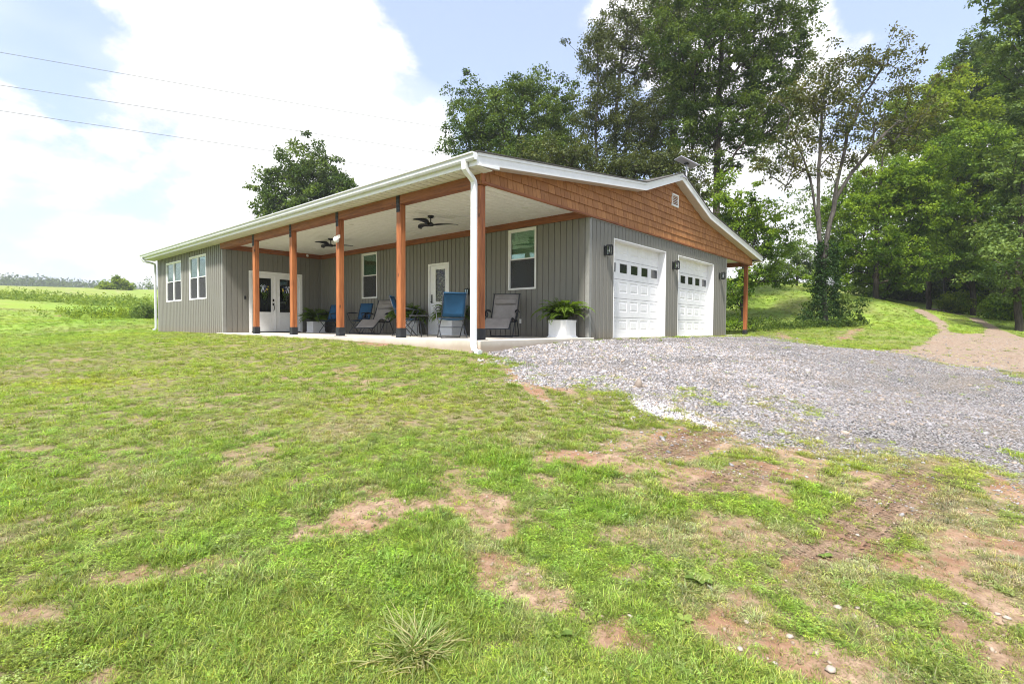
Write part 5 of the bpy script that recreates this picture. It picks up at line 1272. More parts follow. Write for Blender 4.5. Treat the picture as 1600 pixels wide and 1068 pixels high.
def ceiling_fan(x, y, rz, label):
    t = empty('ceiling_fan', (x, y, 0), rz, label, 'ceiling fan', 'ceiling fans under the porch roof')
    c = CEIL - 0.006
    MB().lathe([(0.0, c), (0.078, c), (0.074, c - 0.030), (0.045, c - 0.058), (0.014, c - 0.066), (0.0, c - 0.066)], n=20).build('canopy', M['black'], t)
    MB().tube([(0, 0, c - 0.06), (0, 0, c - 0.17)], 0.013, 10).build('downrod', M['black'], t)
    MB().lathe([(0.0, c - 0.155), (0.028, c - 0.158), (0.055, c - 0.18), (0.085, c - 0.205), (0.088, c - 0.225), (0.06, c - 0.25), (0.0, c - 0.256)], n=20).build('motor', M['black'], t)
    me = None
    for k in range(3):
        if me is None:
            mb = MB(); N_ = 12; vs = []
            for i in range(N_ + 1):
                s = i / N_; r = 0.05 + 0.62 * s; sweep = 0.10 * math.sin(s * PI * 0.9) - 0.02; w = 0.045 + 0.075 * math.sin(min(1, s * 1.25) * PI * 0.62) * (1 - 0.35 * s)
                if i == N_: w *= 0.55
                tw = math.radians(34 * (1 - s) ** 1.3 + 10); z0 = c - 0.225 + 0.035 * math.sin(s * PI) + 0.02 * s
                for sg, th in ((-1, 0.006), (1, 0.006), (1, -0.006), (-1, -0.006)):
                    vs.append((r, sweep + sg * w * math.cos(tw) * 0.5 * 1.25, z0 + sg * w * math.sin(tw) * 0.6 + th))
            fs = [(i * 4 + q, i * 4 + (q + 1) % 4, (i + 1) * 4 + (q + 1) % 4, (i + 1) * 4 + q) for i in range(N_) for q in range(4)] + [(0, 1, 2, 3), (N_ * 4, N_ * 4 + 1, N_ * 4 + 2, N_ * 4 + 3)]
            mb.add(vs, fs, True); b = mb.build('blade', M['black'], t); me = b.data
        else:
            b = bpy.data.objects.new('blade', me); COL.objects.link(b); b.parent = t
        b.rotation_euler = (0, 0, k * 2 * PI / 3)
    return t
ceiling_fan(-1.93, 3.32, math.radians(-47), 'black three bladed ceiling fan above the chair with its back to the lawn')
ceiling_fan(-1.78, 8.25, math.radians(-40), 'black three bladed ceiling fan at the far end, partly behind a post')

# white security lamp on the third post, small spot by the inner corner
t = empty('security_lamp', (-3.60, 4.70, 2.30), label='round white security lamp strapped high on the middle porch post', cat='lamp')
MB().box(0.001, 0.02, -0.05, 0.05, 0.02, 0.10).build('mount', M['soffit'], t)
MB().lathe([(0.0, -0.095), (0.04, -0.085), (0.062, -0.055), (0.070, -0.015), (0.060, 0.03), (0.03, 0.05), (0.0, 0.055)], (-0.055, 0), 16).build('globe', M['white'], t)
MB().tube([(-0.05, 0, 0.04), (-0.03, 0, 0.08), (0.005, 0, 0.07)], 0.010, 8).build('neck', M['soffit'], t)
t = empty('spot_lamp', (-0.62, LD - 0.052, 2.86), label='little white spot lamp on the frieze board in the inner porch corner', cat='lamp')
MB().lathe([(0.0, -0.05), (0.03, -0.045), (0.036, 0.0), (0.02, 0.035), (0.0, 0.04)], (0, -0.045), 14).build('lamp_head', M['white'], t)
MB().box(-0.03, 0.03, -0.014, 0.0, -0.03, 0.04).build('mount', M['white'], t)

# flat satellite dish on the ridge
t = empty('satellite_dish', (4.56, YF + 0.06, 4.72), label='flat grey rectangular satellite dish on a short mast at the roof peak', cat='satellite dish')
MB().prism([(-0.22, -0.135), (0.0, -0.06), (0.22, -0.135), (0.22, -0.115), (0.02, -0.03), (-0.02, -0.03), (-0.22, -0.115)], -0.078, -0.064, 'y').build('clamp_foot', M['dish'], t)
MB().box(-0.06, 0.30, -0.09, -0.02, -0.10, -0.04, 0.01).build('bracket', M['dish'], t)
MB().tube([(0.20, -0.055, -0.06), (0.24, -0.05, 0.02), (0.24, -0.045, 0.36)], 0.024, 12).build('mast', M['dish'], t)
MB().box(0.18, 0.30, -0.11, 0.02, 0.34, 0.385, 0.012).build('swivel', M['black'], t)
pn = MB().box(-0.32, 0.32, -0.20, 0.20, 0.0, 0.03, 0.010).build('panel', M['dish'], t)
pn.location = (0.24, -0.045, 0.395); pn.rotation_euler = Euler((math.radians(-2), math.radians(-20), math.radians(144)))

# wreaths on the double door
def wreath(x, label, sg):
    t = empty('wreath', (x, LD - 0.012, 1.52), label=label, cat='wreath', group='wreaths on the double door')
    g = np.random.default_rng(int(abs(x) * 100)); V = []; F = []; T = []
    for i in range(230):
        a = g.uniform(0, 2 * PI); r = 0.125 + g.normal(0, 0.022); c = Vector((r * math.cos(a), -0.02 + g.normal(0, 0.015), r * math.sin(a)))
        if i > 130: c = Vector((g.normal(0.03 * sg, 0.045), -0.03 + g.normal(0, 0.012), -0.12 - abs(g.normal(0, 0.13))))
        d = Vector((math.cos(a + 1.2), g.normal(-0.2, 0.3), math.sin(a + 1.2) - 0.3)).normalized(); s = d.cross(Vector((g.normal(), g.normal(), g.normal()))).normalized()
        L_ = g.uniform(0.03, 0.055); b0 = len(V); V += [c, c + d * L_ * .5 + s * .010, c + d * L_, c + d * L_ * .5 - s * .010]; F.append((b0, b0 + 1, b0 + 2, b0 + 3)); T += [g.uniform(0, 1)] * 4
    me = fast_mesh('leaves', np.array([tuple(v) for v in V]), np.array(F)); at = me.attributes.new('tint', 'FLOAT', 'POINT'); at.data.foreach_set('value', np.array(T, np.float32))
    o = link_mesh('foliage', me, M['fern'], t); o['kind'] = 'stuff'
    MB().tube([(0.11 * math.cos(a), -0.012, 0.11 * math.sin(a)) for a in np.linspace(0, 2 * PI, 21)], 0.012, 6, cap=False).build('ring', M['bark'], t)
    for nm, mt, dx in (('bow', 'bow_white', -0.05 * sg), ('bow', 'bow_blue', 0.02 * sg)):
        mb = MB()
        for s_ in (-1, 1):
            mb.tube([(dx, -0.05, 0.09), (dx + s_ * 0.05, -0.06, 0.14), (dx + s_ * 0.085, -0.055, 0.10), (dx + s_ * 0.02, -0.05, 0.08)], 0.012, 6)
            mb.tube([(dx, -0.05, 0.09), (dx + s_ * 0.03, -0.055, -0.02), (dx + s_ * 0.045, -0.05, -0.10)], [0.014, 0.016, 0.012], 6)
        mb.build(nm, M[mt], t)
    for i in range(5):
        p = (0.09 * sg + g.normal(0, 0.025), -0.05, 0.0 + g.normal(0, 0.045)); mb = MB()
        for q in range(6):
            a = q * PI / 3; b0 = (p[0] + 0.018 * math.cos(a), p[1] - 0.006, p[2] + 0.018 * math.sin(a))
            mb.box(b0[0] - 0.008, b0[0] + 0.008, b0[1] - 0.004, b0[1] + 0.004, b0[2] - 0.008, b0[2] + 0.008, 0.003)
        mb.build('flower', M['flower_yellow'], t)
wreath(-2.20, 'green wreath with pale bow and yellow flowers on the left leaf of the double door', 1)
wreath(-1.42, 'green wreath with dark bow on the right leaf of the double door behind a post', -1)

# ================================================================== porch furniture
def frond_mesh(length, drop, seed, n=20):
    g = np.random.default_rng(seed); V = []; F = []; T = []
    pts = []
    for i in range(n + 1):
        s = i / n; a = 1.38 - s * drop; pts.append((s, a))
    x, z = 0.0, 0.0; P = []
    for s, a in pts: P.append((x, z, a)); x += length / n * math.cos(a); z += length / n * math.sin(a)
    for i in range(1, n + 1):
        x, z, a = P[i]; s = i / n; lw = length * 0.17 * math.sin(PI * min(1, (s * 0.92 + 0.1))) ** 0.7 + 0.006
        for sg in (-1, 1):
            b0 = len(V); w = length / n * 1.15; fw = g.uniform(0.1, 0.35) * lw; dz = g.normal(-0.12, 0.12) * lw
            tx, tz_ = math.cos(a), math.sin(a)
            V += [(x - tx * w * .5, 0, z - tz_ * w * .5), (x + tx * (fw * .5 - w * .55), sg * lw * .55, z + tz_ * fw * .5 + dz * .4), (x + tx * fw, sg * lw, z + tz_ * fw + dz), (x + tx * (w * .6 + fw * .5), sg * lw * .5, z + tz_ * w * .5 + dz * .4)]
            F.append((b0, b0 + 1, b0 + 2, b0 + 3)); T += [0.35 + 0.6 * s * g.uniform(0.6, 1.2)] * 4
    me = fast_mesh('frond', np.array(V), np.array(F)); at = me.attributes.new('tint', 'FLOAT', 'POINT'); at.data.foreach_set('value', np.clip(np.array(T, np.float32), 0, 1)); me.materials.append(M['fern']); return me
FRONDS = [frond_mesh(l, d, s) for l, d, s in ((0.66, 1.9, 1), (0.74, 2.2, 2), (0.60, 1.5, 3), (0.80, 2.5, 4), (0.52, 1.0, 5), (0.70, 2.4, 6))]
def fern_planter(x, y, rz, label, seed):
    t = empty('fern_planter', (x, y, 0.001), rz, label, 'planter', 'white planters with ferns on the porch')
    g = random.Random(seed); h = 0.40
    pr = [(0.262, 0.0), (0.262, 0.010), (0.238, 0.034), (0.230, 0.055), (0.230, h - 0.04), (0.236, h - 0.036), (0.236, h), (0.205, h), (0.205, h - 0.06)]
    vs = [(sx * r, sy * r, z) for r, z in pr for sx, sy in ((-1, -1), (1, -1), (1, 1), (-1, 1))]
    fs = [(i * 4 + k, i * 4 + (k + 1) % 4, (i + 1) * 4 + (k + 1) % 4, (i + 1) * 4 + k) for i in range(len(pr) - 1) for k in range(4)]
    MB().add(vs, fs).build('pot', M['white'], t)
    MB().box(-0.204, 0.204, -0.204, 0.204, h - 0.09, h - 0.055).build('soil', M['potsoil'], t)
    for i in range(104):
        f = bpy.data.objects.new('frond', FRONDS[g.randrange(6)]); COL.objects.link(f); f.parent = t
        a = g.uniform(0, 2 * PI); r = g.uniform(0.0, 0.13); s = g.uniform(0.75, 1.12)
        f.location = (r * math.cos(a), r * math.sin(a), h - 0.04 + g.uniform(0, 0.10)); f.rotation_euler = (g.gauss(0, 0.25), g.uniform(-0.55, 0.45), a + g.gauss(0, 0.3)); f.scale = (s, s, s)
    return t
fern_planter(-0.48, 0.40, 0.10, 'white square planter with a full bright fern nearest the garage corner', 1)
fern_planter(-0.50, 4.12, 0.05, 'fern in a white planter behind the blue chair, right of the single door', 2)
fern_planter(-0.55, 6.02, 0.0, 'fern in a white planter behind a porch post, left of the single door', 3)
fern_planter(-0.62, 11.35, 0.0, 'fern in a white planter beside the double door in the far porch corner', 4)

def sheet(name, rows, mat, parent, thick=0.006):
    """cloth from rows of points (all rows equally long), with a little thickness"""
    n = len(rows[0]); V = [tuple(p) for r in rows for p in r]; m = len(rows)
    F = [(i * n + k, i * n + k + 1, (i + 1) * n + k + 1, (i + 1) * n + k) for i in range(m - 1) for k in range(n - 1)]
    mb = MB(); mb.add(V, F, True); o = mb.build(name, mat, parent)
    md = o.modifiers.new('thickness', 'SOLIDIFY'); md.thickness = thick; md.offset = 0
    return o
def sling(name, prof, half, mat, parent, sag=0.02, rows=9):
    """prof: (forward, height) points; cloth spans from -half to +half across"""
    out = []
    for i, (f, z) in enumerate(prof):
        if 0 < i < len(prof) - 1: df, dz = prof[i + 1][0] - prof[i - 1][0], prof[i + 1][1] - prof[i - 1][1]
        elif i == 0: df, dz = prof[1][0] - f, prof[1][1] - z
        else: df, dz = f - prof[-2][0], z - prof[-2][1]
        l = math.hypot(df, dz) + 1e-9; nf, nz = dz / l, -df / l
        row = []
        for k in range(rows):
            t = k / (rows - 1) * 2 - 1; s = sag * (1 - t * t) * math.sin(PI * min(1, (i + 0.3) / (len(prof) - 0.4)))
            row.append((f - nf * s, t * half, z - abs(nz) * s if nz > 0 else z - s * abs(nz)))
        out.append(row)
    return sheet(name, out, mat, parent)
def recliner(x, y, ang_, label):
    """folding zero-gravity lounge chair; +x of the chair is where it faces"""
    t = empty('lounge_chair', (x, y, 0.001), ang_, label, 'lounge chair', 'taupe lounge chairs on the porch')
    hw = 0.32
    prof = [(-0.62, 1.06), (-0.56, 0.93), (-0.46, 0.73), (-0.36, 0.55), (-0.27, 0.41), (-0.16, 0.365), (0.02, 0.40), (0.22, 0.45), (0.32, 0.44), (0.42, 0.37), (0.56, 0.27), (0.70, 0.19)]
    sling('seat_fabric', prof, hw - 0.02, M['greyfab'], t, 0.018)
    for s in (-1, 1):
        MB().tube([(f, s * hw, z) for f, z in prof], 0.013, 8).build('side_rail', M['frame_dark'], t)
        MB().tube([(-0.40, s * (hw + 0.035), 0.012), (-0.18, s * (hw + 0.035), 0.34), (0.02, s * (hw + 0.035), 0.60)], 0.011, 8).build('leg', M['frame_dark'], t)
        MB().tube([(0.42, s * (hw + 0.035), 0.012), (0.16, s * (hw + 0.035), 0.34), (-0.06, s * (hw + 0.035), 0.58)], 0.011, 8).build('leg', M['frame_dark'], t)
        arm = MB(); pts = [(-0.40, 0.60), (-0.28, 0.635), (-0.1, 0.64), (0.06, 0.62), (0.13, 0.585)]
        arm.tube([(f, s * (hw + 0.04), z) for f, z in pts], [0.014, 0.024, 0.026, 0.024, 0.014], 8); arm.build('armrest', M['black'], t)
        MB().tube([(-0.20, s * (hw + 0.02), 0.36), (0.28, s * (hw + 0.02), 0.44)], 0.010, 8).build('seat_bar', M['frame_dark'], t)
    for f, z in ((-0.40, 0.014), (0.42, 0.014), (-0.62, 1.06), (0.70, 0.19), (-0.03, 0.36)):
        MB().tube([(f, -hw - 0.03, z), (f, hw + 0.03, z)], 0.011, 8).build('cross_bar', M['frame_dark'], t)
    pl = []; 
    mb = MB(); cf, cz = -0.505, 0.865; dxp, dzp = -0.45, 0.89
    prof2 = [(0.0, -0.085), (0.035, -0.07), (0.055, -0.02), (0.055, 0.03), (0.035, 0.075), (0.0, 0.09), (-0.012, 0.0)]
    poly = [(cf + dzp * u + dxp * v, cz - dxp * u * 1.0 + dzp * v) for u, v in prof2]
    mb.prism(poly, -0.26, 0.26, 'y', True); mb.build('head_pillow', M['greyfab'], t)
    MB().lathe([(0.0, 0.50), (0.045, 0.50), (0.05, 0.585), (0.043, 0.585), (0.040, 0.51)], (0.02, -hw - 0.10), 12).box(-0.06, 0.10, -hw - 0.17, -hw - 0.045, 0.488, 0.50).build('cup_tray', M['black'], t)
    return t
recliner(-1.02, 1.80, math.atan2(-0.50, -0.87), 'taupe lounge chair with head pillow under the nearer porch window')
recliner(-1.00, 6.95, math.atan2(-0.40, -0.92), 'taupe lounge chair with head pillow under the farther porch window')

def patio_chair(x, y, ang_, label, sc_=1.0):
    t = empty('folding_chair', (x, y, 0.001), ang_, label, 'chair', 'blue folding chairs on the porch')
    hw = 0.255
    back = [(-0.36, 0.96), (-0.34, 0.90), (-0.30, 0.78), (-0.26, 0.66), (-0.225, 0.55), (-0.20, 0.46)]
    seat = [(-0.20, 0.43), (-0.08, 0.405), (0.08, 0.41), (0.20, 0.43), (0.235, 0.425)]
    sling('back_fabric', back, hw - 0.015, M['blue'], t, 0.03)
    sling('seat_fabric', seat, hw - 0.015, M['blue'], t, 0.02)
    MB().tube([(-0.36, -hw + 0.01, 0.963), (-0.36, hw - 0.01, 0.963)], 0.018, 8).build('top_hem', M['blue'], t)
    for s in (-1, 1):
        MB().tube([(-0.365, s * hw, 0.97), (-0.22, s * hw, 0.53), (-0.13, s * hw, 0.38), (0.20, s * hw, 0.012)], 0.011, 8).build('leg', M['frame_dark'], t)
        MB().tube([(0.24, s * (hw + 0.03), 0.64), (0.22, s * (hw + 0.03), 0.60), (0.12, s * (hw + 0.03), 0.42), (-0.30, s * (hw + 0.03), 0.012)], 0.011, 8).build('leg', M['frame_dark'], t)
        MB().tube([(-0.20, s * hw, 0.44), (0.235, s * hw, 0.425)], 0.010, 8).build('seat_rail', M['frame_dark'], t)
        MB().tube([(-0.26, s * (hw + 0.03), 0.655), (-0.1, s * (hw + 0.03), 0.668), (0.12, s * (hw + 0.03), 0.66), (0.26, s * (hw + 0.03), 0.635)], [0.012, 0.018, 0.018, 0.013], 8).build('armrest', M['frame_dark'], t)
    for f, z, w in ((0.20, 0.014, hw), (-0.30, 0.014, hw + 0.03), (-0.10, 0.235, hw + 0.02), (0.235, 0.425, hw), (-0.20, 0.44, hw)):
        MB().tube([(f, -w, z), (f, w, z)], 0.010, 8).build('cross_bar', M['frame_dark'], t)
    return t
patio_chair(-2.90, 1.52, math.radians(62), 'blue folding chair standing with its back to the lawn by the downspout').scale = (0.95, 0.95, 0.95)
patio_chair(-0.95, 7.98, math.radians(196), 'blue folding chair just left of the farther lounge chair')
patio_chair(-0.95, 9.85, math.radians(196), 'blue folding chair in the far corner beside the fern, half behind a post')
patio_chair(-2.35, 3.72, math.radians(-49), 'folding chair mostly hidden behind a porch post by the little table')

t = empty('side_table', (-2.80, 2.68, 0.001), math.radians(20), 'small dark folding side table beside the blue chair at the porch edge', 'table')
MB().lathe([(0.0, 0.470), (0.215, 0.470), (0.222, 0.478), (0.222, 0.490), (0.212, 0.496), (0.0, 0.496)], n=24, smooth=False).build('table_top', M['frame_dark'], t)
for a in (45, 135, 225, 315):
    c_, s_ = math.cos(math.radians(a)), math.sin(math.radians(a)); MB().tube([(0.05 * c_, 0.05 * s_, 0.465), (0.16 * c_, 0.16 * s_, 0.20), (0.20 * c_, 0.20 * s_, 0.008)], 0.010, 8).build('leg', M['frame_dark'], t)
MB().tube([(0.105 * math.cos(a), 0.105 * math.sin(a), 0.33) for a in np.linspace(0, 2 * PI, 17)], 0.008, 6, cap=False).build('brace_ring', M['frame_dark'], t)
# ================================================================== TREES
def tree(spec, seed, reach_ground=True):
    g = np.random.default_rng(seed)
    bx, by = spec['stems'][0][0][:2]; z0 = tz(bx, by) - 0.15
    t = empty(spec['name'], (bx, by, z0), label=spec['label'], cat='tree')
    O = np.array((bx, by, z0)); P = []; PAR = []; FIX = []
    top = max(p[2] for s in spec['stems'] for p in s) - z0
    for si, st in enumerate(spec['stems']):
        pts = [np.array(p) - O for p in st]
        if si == 0: pts = [np.zeros(3)] + [p for p in pts if p[2] > 0.6]
        for a, b in zip(pts[:-1], pts[1:]):
            L = np.linalg.norm(b - a); m = max(1, int(L / 0.55))
            for k in range(0 if (a is pts[0]) else 1, m + 1):
                p = a + (b - a) * k / m
                if not (si == 0 and p[2] < 0.05): p = p + g.normal(0, 0.035, 3) * (1, 1, .2)
                if si > 0 and a is pts[0] and k == 0:
                    q = np.array(P); j = int(np.argmin(((q - p) ** 2).sum(1))); PAR.append(j)
                elif len(P) == 0: PAR.append(-1)
                else: PAR.append(len(P) - 1)
                P.append(p); FIX.append(max(0.25, 1 - p[2] / top) ** 0.8 * spec['r'] * (1.0 if si == 0 else 0.75))
    nst = len(P)
    bl = spec['blobs']; vol = np.array([b[1] ** 1.4 * b[2] for b in bl]); vol /= vol.sum(); n = spec['n']
    ch = g.choice(len(bl), n, p=vol); d = g.normal(0, 1, (n, 3)); d /= np.linalg.norm(d, axis=1)[:, None]
    r = g.uniform(0, 1, n) ** (1 / 2.4)
    C = np.array([b[0] for b in bl])[ch] - O; rh = np.array([b[1] for b in bl])[ch]; rv = np.array([b[2] for b in bl])[ch]
    A = C + d * r[:, None] * np.stack([rh, rh, rv], -1); A += g.normal(0, 0.25, A.shape)
    A[:, 2] = np.maximum(A[:, 2], 0.5)
    base = np.array(P); dist = np.sqrt(((A[:, None] - base[None]) ** 2).sum(-1)).min(1); A = A[np.argsort(dist)]
    buf = np.zeros((nst + n * 14, 3)); buf[:nst] = base; cnt = nst; ends = []
    for a in A:
        q = buf[:cnt]; dv = a - q; dd = np.sqrt((dv ** 2).sum(1)); pen = dd + np.clip(0.6 * dd - dv[:, 2], 0, None) * 0.9
        if reach_ground: pen = pen + (q[:, 2] < min(1.2, a[2] * 0.5)) * 2.0
        j = int(np.argmin(pen)); m = int(min(12, max(1, dd[j] / 0.6))); prev = j; s = q[j].copy()
        for k in range(1, m + 1):
            u = k / m; p = s + (a - s) * u; p[2] += math.sin(u * PI) * 0.06 * dd[j]; p += g.normal(0, 0.05, 3) * (u < 1)
            buf[cnt] = p; PAR.append(prev); FIX.append(0); prev = cnt; cnt += 1
        ends.append(cnt - 1)
    P = buf[:cnt]; load = np.zeros(cnt); load[ends] = 1
    for i in range(cnt - 1, 0, -1):
        if PAR[i] >= 0: load[PAR[i]] += load[i]
    R = np.maximum(0.011 * load ** 0.42, np.array(FIX))
    # tubes, one per edge, sides by thickness
    V = []; F = []; off = 0
    PA = np.array(PAR); idx = np.arange(cnt)[PA >= 0]
    for sides, sel in ((8, R[idx] > 0.07), (5, (R[idx] <= 0.07) & (R[idx] > 0.024)), (3, R[idx] <= 0.024)):
        e = idx[sel]
        if not len(e): continue
        a = P[PA[e]]; b = P[e]; ra = np.minimum(R[PA[e]], R[e] * 1.35); rb = R[e]; dv = b - a; ln = np.linalg.norm(dv, axis=1) + 1e-9; dv /= ln[:, None]
        b = b + dv * np.minimum(rb, 0.05)[:, None]
        ref = np.where(np.abs(dv[:, 2:3]) < 0.9, np.array([[0, 0, 1.0]]), np.array([[1.0, 0, 0]])); u = np.cross(dv, ref); u /= np.linalg.norm(u, axis=1)[:, None] + 1e-9; w = np.cross(dv, u)
        th = 2 * PI * np.arange(sides) / sides; cs = np.cos(th)[None, :, None]; sn = np.sin(th)[None, :, None]
        ring = u[:, None] * cs + w[:, None] * sn
        va = a[:, None] + ring * ra[:, None, None]; vb = b[:, None] + ring * rb[:, None, None]; vv = np.concatenate([va, vb], 1).reshape(-1, 3)
        k = np.arange(sides); f = np.stack([k, (k + 1) % sides, sides + (k + 1) % sides, sides + k], -1)[None] + (np.arange(len(e)) * 2 * sides)[:, None, None] + off
        V.append(vv); F.append(f.reshape(-1, 4)); off += len(vv)
    me = fast_mesh('trunk', np.concatenate(V), np.concatenate(F), True)
    link_mesh('trunk', me, M[spec.get('bark', 'bark')], t)
    crown(t, P[ends], spec['k'], spec['leaf'], spec['cr'], M[spec['mat']], g)
    return t
def leaf_arrays(cent, k, leaf, cr, g, flat=0.6, droop=0.35):
    n = len(cent); tot = n * k; kk = np.repeat(np.arange(n), k)
    size = g.uniform(0.55, 1.4, n)
    off = g.normal(0, 1, (tot, 3)); off /= np.linalg.norm(off, axis=1)[:, None]; off *= (g.uniform(0, 1, tot) ** 0.55)[:, None]
    off *= (cr * size[kk])[:, None]; off[:, 2] *= flat; off[:, 2] -= (off[:, 0] ** 2 + off[:, 1] ** 2) * 0.25 / cr
    c = cent[kk] + off
    d = off / cr * 0.8 + g.normal(0, 0.6, (tot, 3)); d[:, 2] -= droop; d /= np.linalg.norm(d, axis=1)[:, None]
    nn = g.normal(0, 0.55, (tot, 3)); nn[:, 2] += 1.0; s = np.cross(d, nn); s /= np.linalg.norm(s, axis=1)[:, None] + 1e-9
    up = np.cross(s, d); L = leaf * g.uniform(0.6, 1.3, tot); w = L * g.uniform(0.28, 0.40, tot)
    mid = c + d * (L * 0.45)[:, None]
    v = np.stack([c, mid + s * w[:, None] + up * (w * 0.25)[:, None], c + d * L[:, None], mid - s * w[:, None] + up * (w * 0.25)[:, None]], 1).reshape(-1, 3)
    f = np.arange(tot * 4).reshape(-1, 4)
    tint = np.clip(np.repeat(g.uniform(0.05, 0.85, n), k) + g.normal(0, 0.16, tot), 0, 1)
    return v, f, np.repeat(tint, 4)
def crown(parent, cent, k, leaf, cr, mat, g, name='crown', **kw):
    v, f, tn = leaf_arrays(np.asarray(cent), k, leaf, cr, g, **kw)
    me = fast_mesh(name, v, f); a = me.attributes.new('tint', 'FLOAT', 'POINT'); a.data.foreach_set('value', tn.astype(np.float32))
    return link_mesh(name, me, mat, parent)
for i, s in enumerate(TREES):
    if s['name'] == 'ivy_clad_tree': s['bark'] = 'bark_pale'
    if s['name'] in ('birch_tree', 'poplar_tree', 'young_tree', 'bare_tree'): s['bark'] = 'bark_pale'
    t = tree(s, 500 + i)
    if s['name'] == 'ivy_clad_tree':
        g = np.random.default_rng(9); n = 420; h = g.uniform(0, 1, n) ** 1.1 * 3.9; a = g.uniform(0, 2 * PI, n)
        r = 0.30 + 0.16 * np.clip(1 - h / 3.9, 0, 1) + g.uniform(0, 0.10, n) + 0.5 * (h < 0.8) * g.uniform(0, 1.2, n)
        crown(t, np.stack([r * np.cos(a), r * np.sin(a), h + 0.15], -1), 26, 0.085, 0.17, M['ivy'], g, 'ivy', flat=1.0)
        n = 44; a = g.uniform(-2.2, 1.4, n); r = g.uniform(0.6, 1.75, n); h = g.uniform(0.35, 2.0, n) * (1.1 - r * 0.25)
        crown(t, np.stack([r * np.cos(a), r * np.sin(a), h], -1), 55, 0.11, 0.30, M['leaf_oak'], g, 'low_boughs', flat=0.35)
for i, s in enumerate(SHRUBS):
    g = np.random.default_rng(900 + i); cx, cy_, cz = s['c']; z0 = tz(cx, cy_)
    t = empty('shrub', (cx, cy_, z0), label=s['label'], cat='shrub', group='shrubs')
    n = s['n']; d = g.normal(0, 1, (n, 3)); d /= np.linalg.norm(d, axis=1)[:, None]; r = g.uniform(0.25, 1, n) ** 0.5; hh = max(0.5, cz + s['rv'] - z0)
    c = d * r[:, None] * np.array((s['rh'], s['rh'], hh * 0.5)) + np.array((0, 0, hh * 0.52)); c[:, 2] = np.maximum(c[:, 2], 0.12)
    crown(t, c, s['k'], s['leaf'], s['cr'], M[s['mat']], g, 'foliage')
    mb = MB()
    for q in range(0, n, max(1, n // 26)):
        b = c[q]; mb.tube([(b[0] * 0.12, b[1] * 0.12, -0.05), (b[0] * 0.5, b[1] * 0.5, b[2] * 0.55), tuple(b)], [0.022, 0.015, 0.006], 5)
    mb.build('stem', M['bark'], t)

# ------------------------------------------------------------------ the wood behind: one mass nobody could count
def wood_mass(name, path, hmin, hmax, depth, n, k, leaf, cr, mat, seed, hfun=None):
    g = np.random.default_rng(seed); P = np.array(path); seg = np.linalg.norm(P[1:] - P[:-1], axis=1); cum = np.r_[0, np.cumsum(seg)]
    u = g.uniform(0, cum[-1], n); i = np.clip(np.searchsorted(cum, u) - 1, 0, len(seg) - 1); t = (u - cum[i]) / seg[i]
    b = P[i] + (P[i + 1] - P[i]) * t[:, None]; b += g.normal(0, 1, (n, 2)) * depth * 0.5
    top = hmin + (hmax - hmin) * fbm(b[:, 0], b[:, 1], 0.12, 3, seed); z = terrain(b[:, 0], b[:, 1]) + 0.4 + g.uniform(0, 1, n) ** 0.85 * top
    v, f, tn = leaf_arrays(np.c_[b, z], k, leaf, cr, g); me = fast_mesh(name, v, f); a = me.attributes.new('tint', 'FLOAT', 'POINT'); a.data.foreach_set('value', tn.astype(np.float32))
    return tag(link_mesh(name, me, mat), kind='stuff')
wood_mass('woodland', [(64, 6), (58, -6), (56, -14), (44, -18), (36, -22)], 8, 15, 6.0, 1500, 42, 0.34, 1.15, M['leaf_oak'], 31)
wood_mass('woodland', [(52, -9), (40, -12.5), (33, -13.5), (26, -15)], 3.0, 8.0, 2.6, 950, 46, 0.19, 0.7, M['leaf_green'], 32)
wood_mass('woodland', [(20, 75), (44, 56), (56, 34), (62, 18)], 2, 6, 5.0, 620, 34, 0.30, 1.1, M['leaf_oak'], 33)
# weeds in the hollow left of the house, brambles along the foot of the slope
def weeds(name, path, wid, n, k, leaf, cr, hmax, mat, seed):
    g = np.random.default_rng(seed); P = np.array(path); seg = np.linalg.norm(P[1:] - P[:-1], axis=1); cum = np.r_[0, np.cumsum(seg)]
    u = g.uniform(0, cum[-1], n); i = np.clip(np.searchsorted(cum, u) - 1, 0, len(seg) - 1); t = (u - cum[i]) / seg[i]
    b = P[i] + (P[i + 1] - P[i]) * t[:, None] + g.normal(0, 1, (n, 2)) * wid * 0.5
    ok = off_house(b[:, 0], b[:, 1]) & (b[:, 0] + 0 * b[:, 1] < 999); b = b[ok]; n = len(b)
    z = terrain(b[:, 0], b[:, 1]) + g.uniform(0.02, 1, n) ** 1.3 * hmax * (0.4 + fbm(b[:, 0], b[:, 1], 0.6, 2, seed))
    v, f, tn = leaf_arrays(np.c_[b, z], k, leaf, cr, g, 0.8, -0.3); me = fast_mesh(name, v, f); a = me.attributes.new('tint', 'FLOAT', 'POINT'); a.data.foreach_set('value', tn.astype(np.float32))
    return tag(link_mesh(name, me, mat), kind='stuff')
weeds('weeds', [(-6.5, 62), (-2, 52), (1.5, 46), (4.5, 42), (7, 40)], 5.5, 1000, 26, 0.16, 0.40, 0.75, M['weed'], 41)
weeds('weeds', [(-3.5, 37), (0.5, 31.5), (3, 29)], 2.4, 320, 24, 0.12, 0.32, 0.5, M['leaf_yellow'], 42)
weeds('brambles', [(13.6, 0.4), (15.2, -0.4), (17.0, -1.6), (18.2, -2.6)], 1.1, 330, 24, 0.07, 0.20, 0.30, M['leaf_oak'], 43)
weeds('brambles', [(12.6, 3), (16, 4), (19, 2)], 2.2, 300, 24, 0.09, 0.25, 0.4, M['leaf_green'], 44)

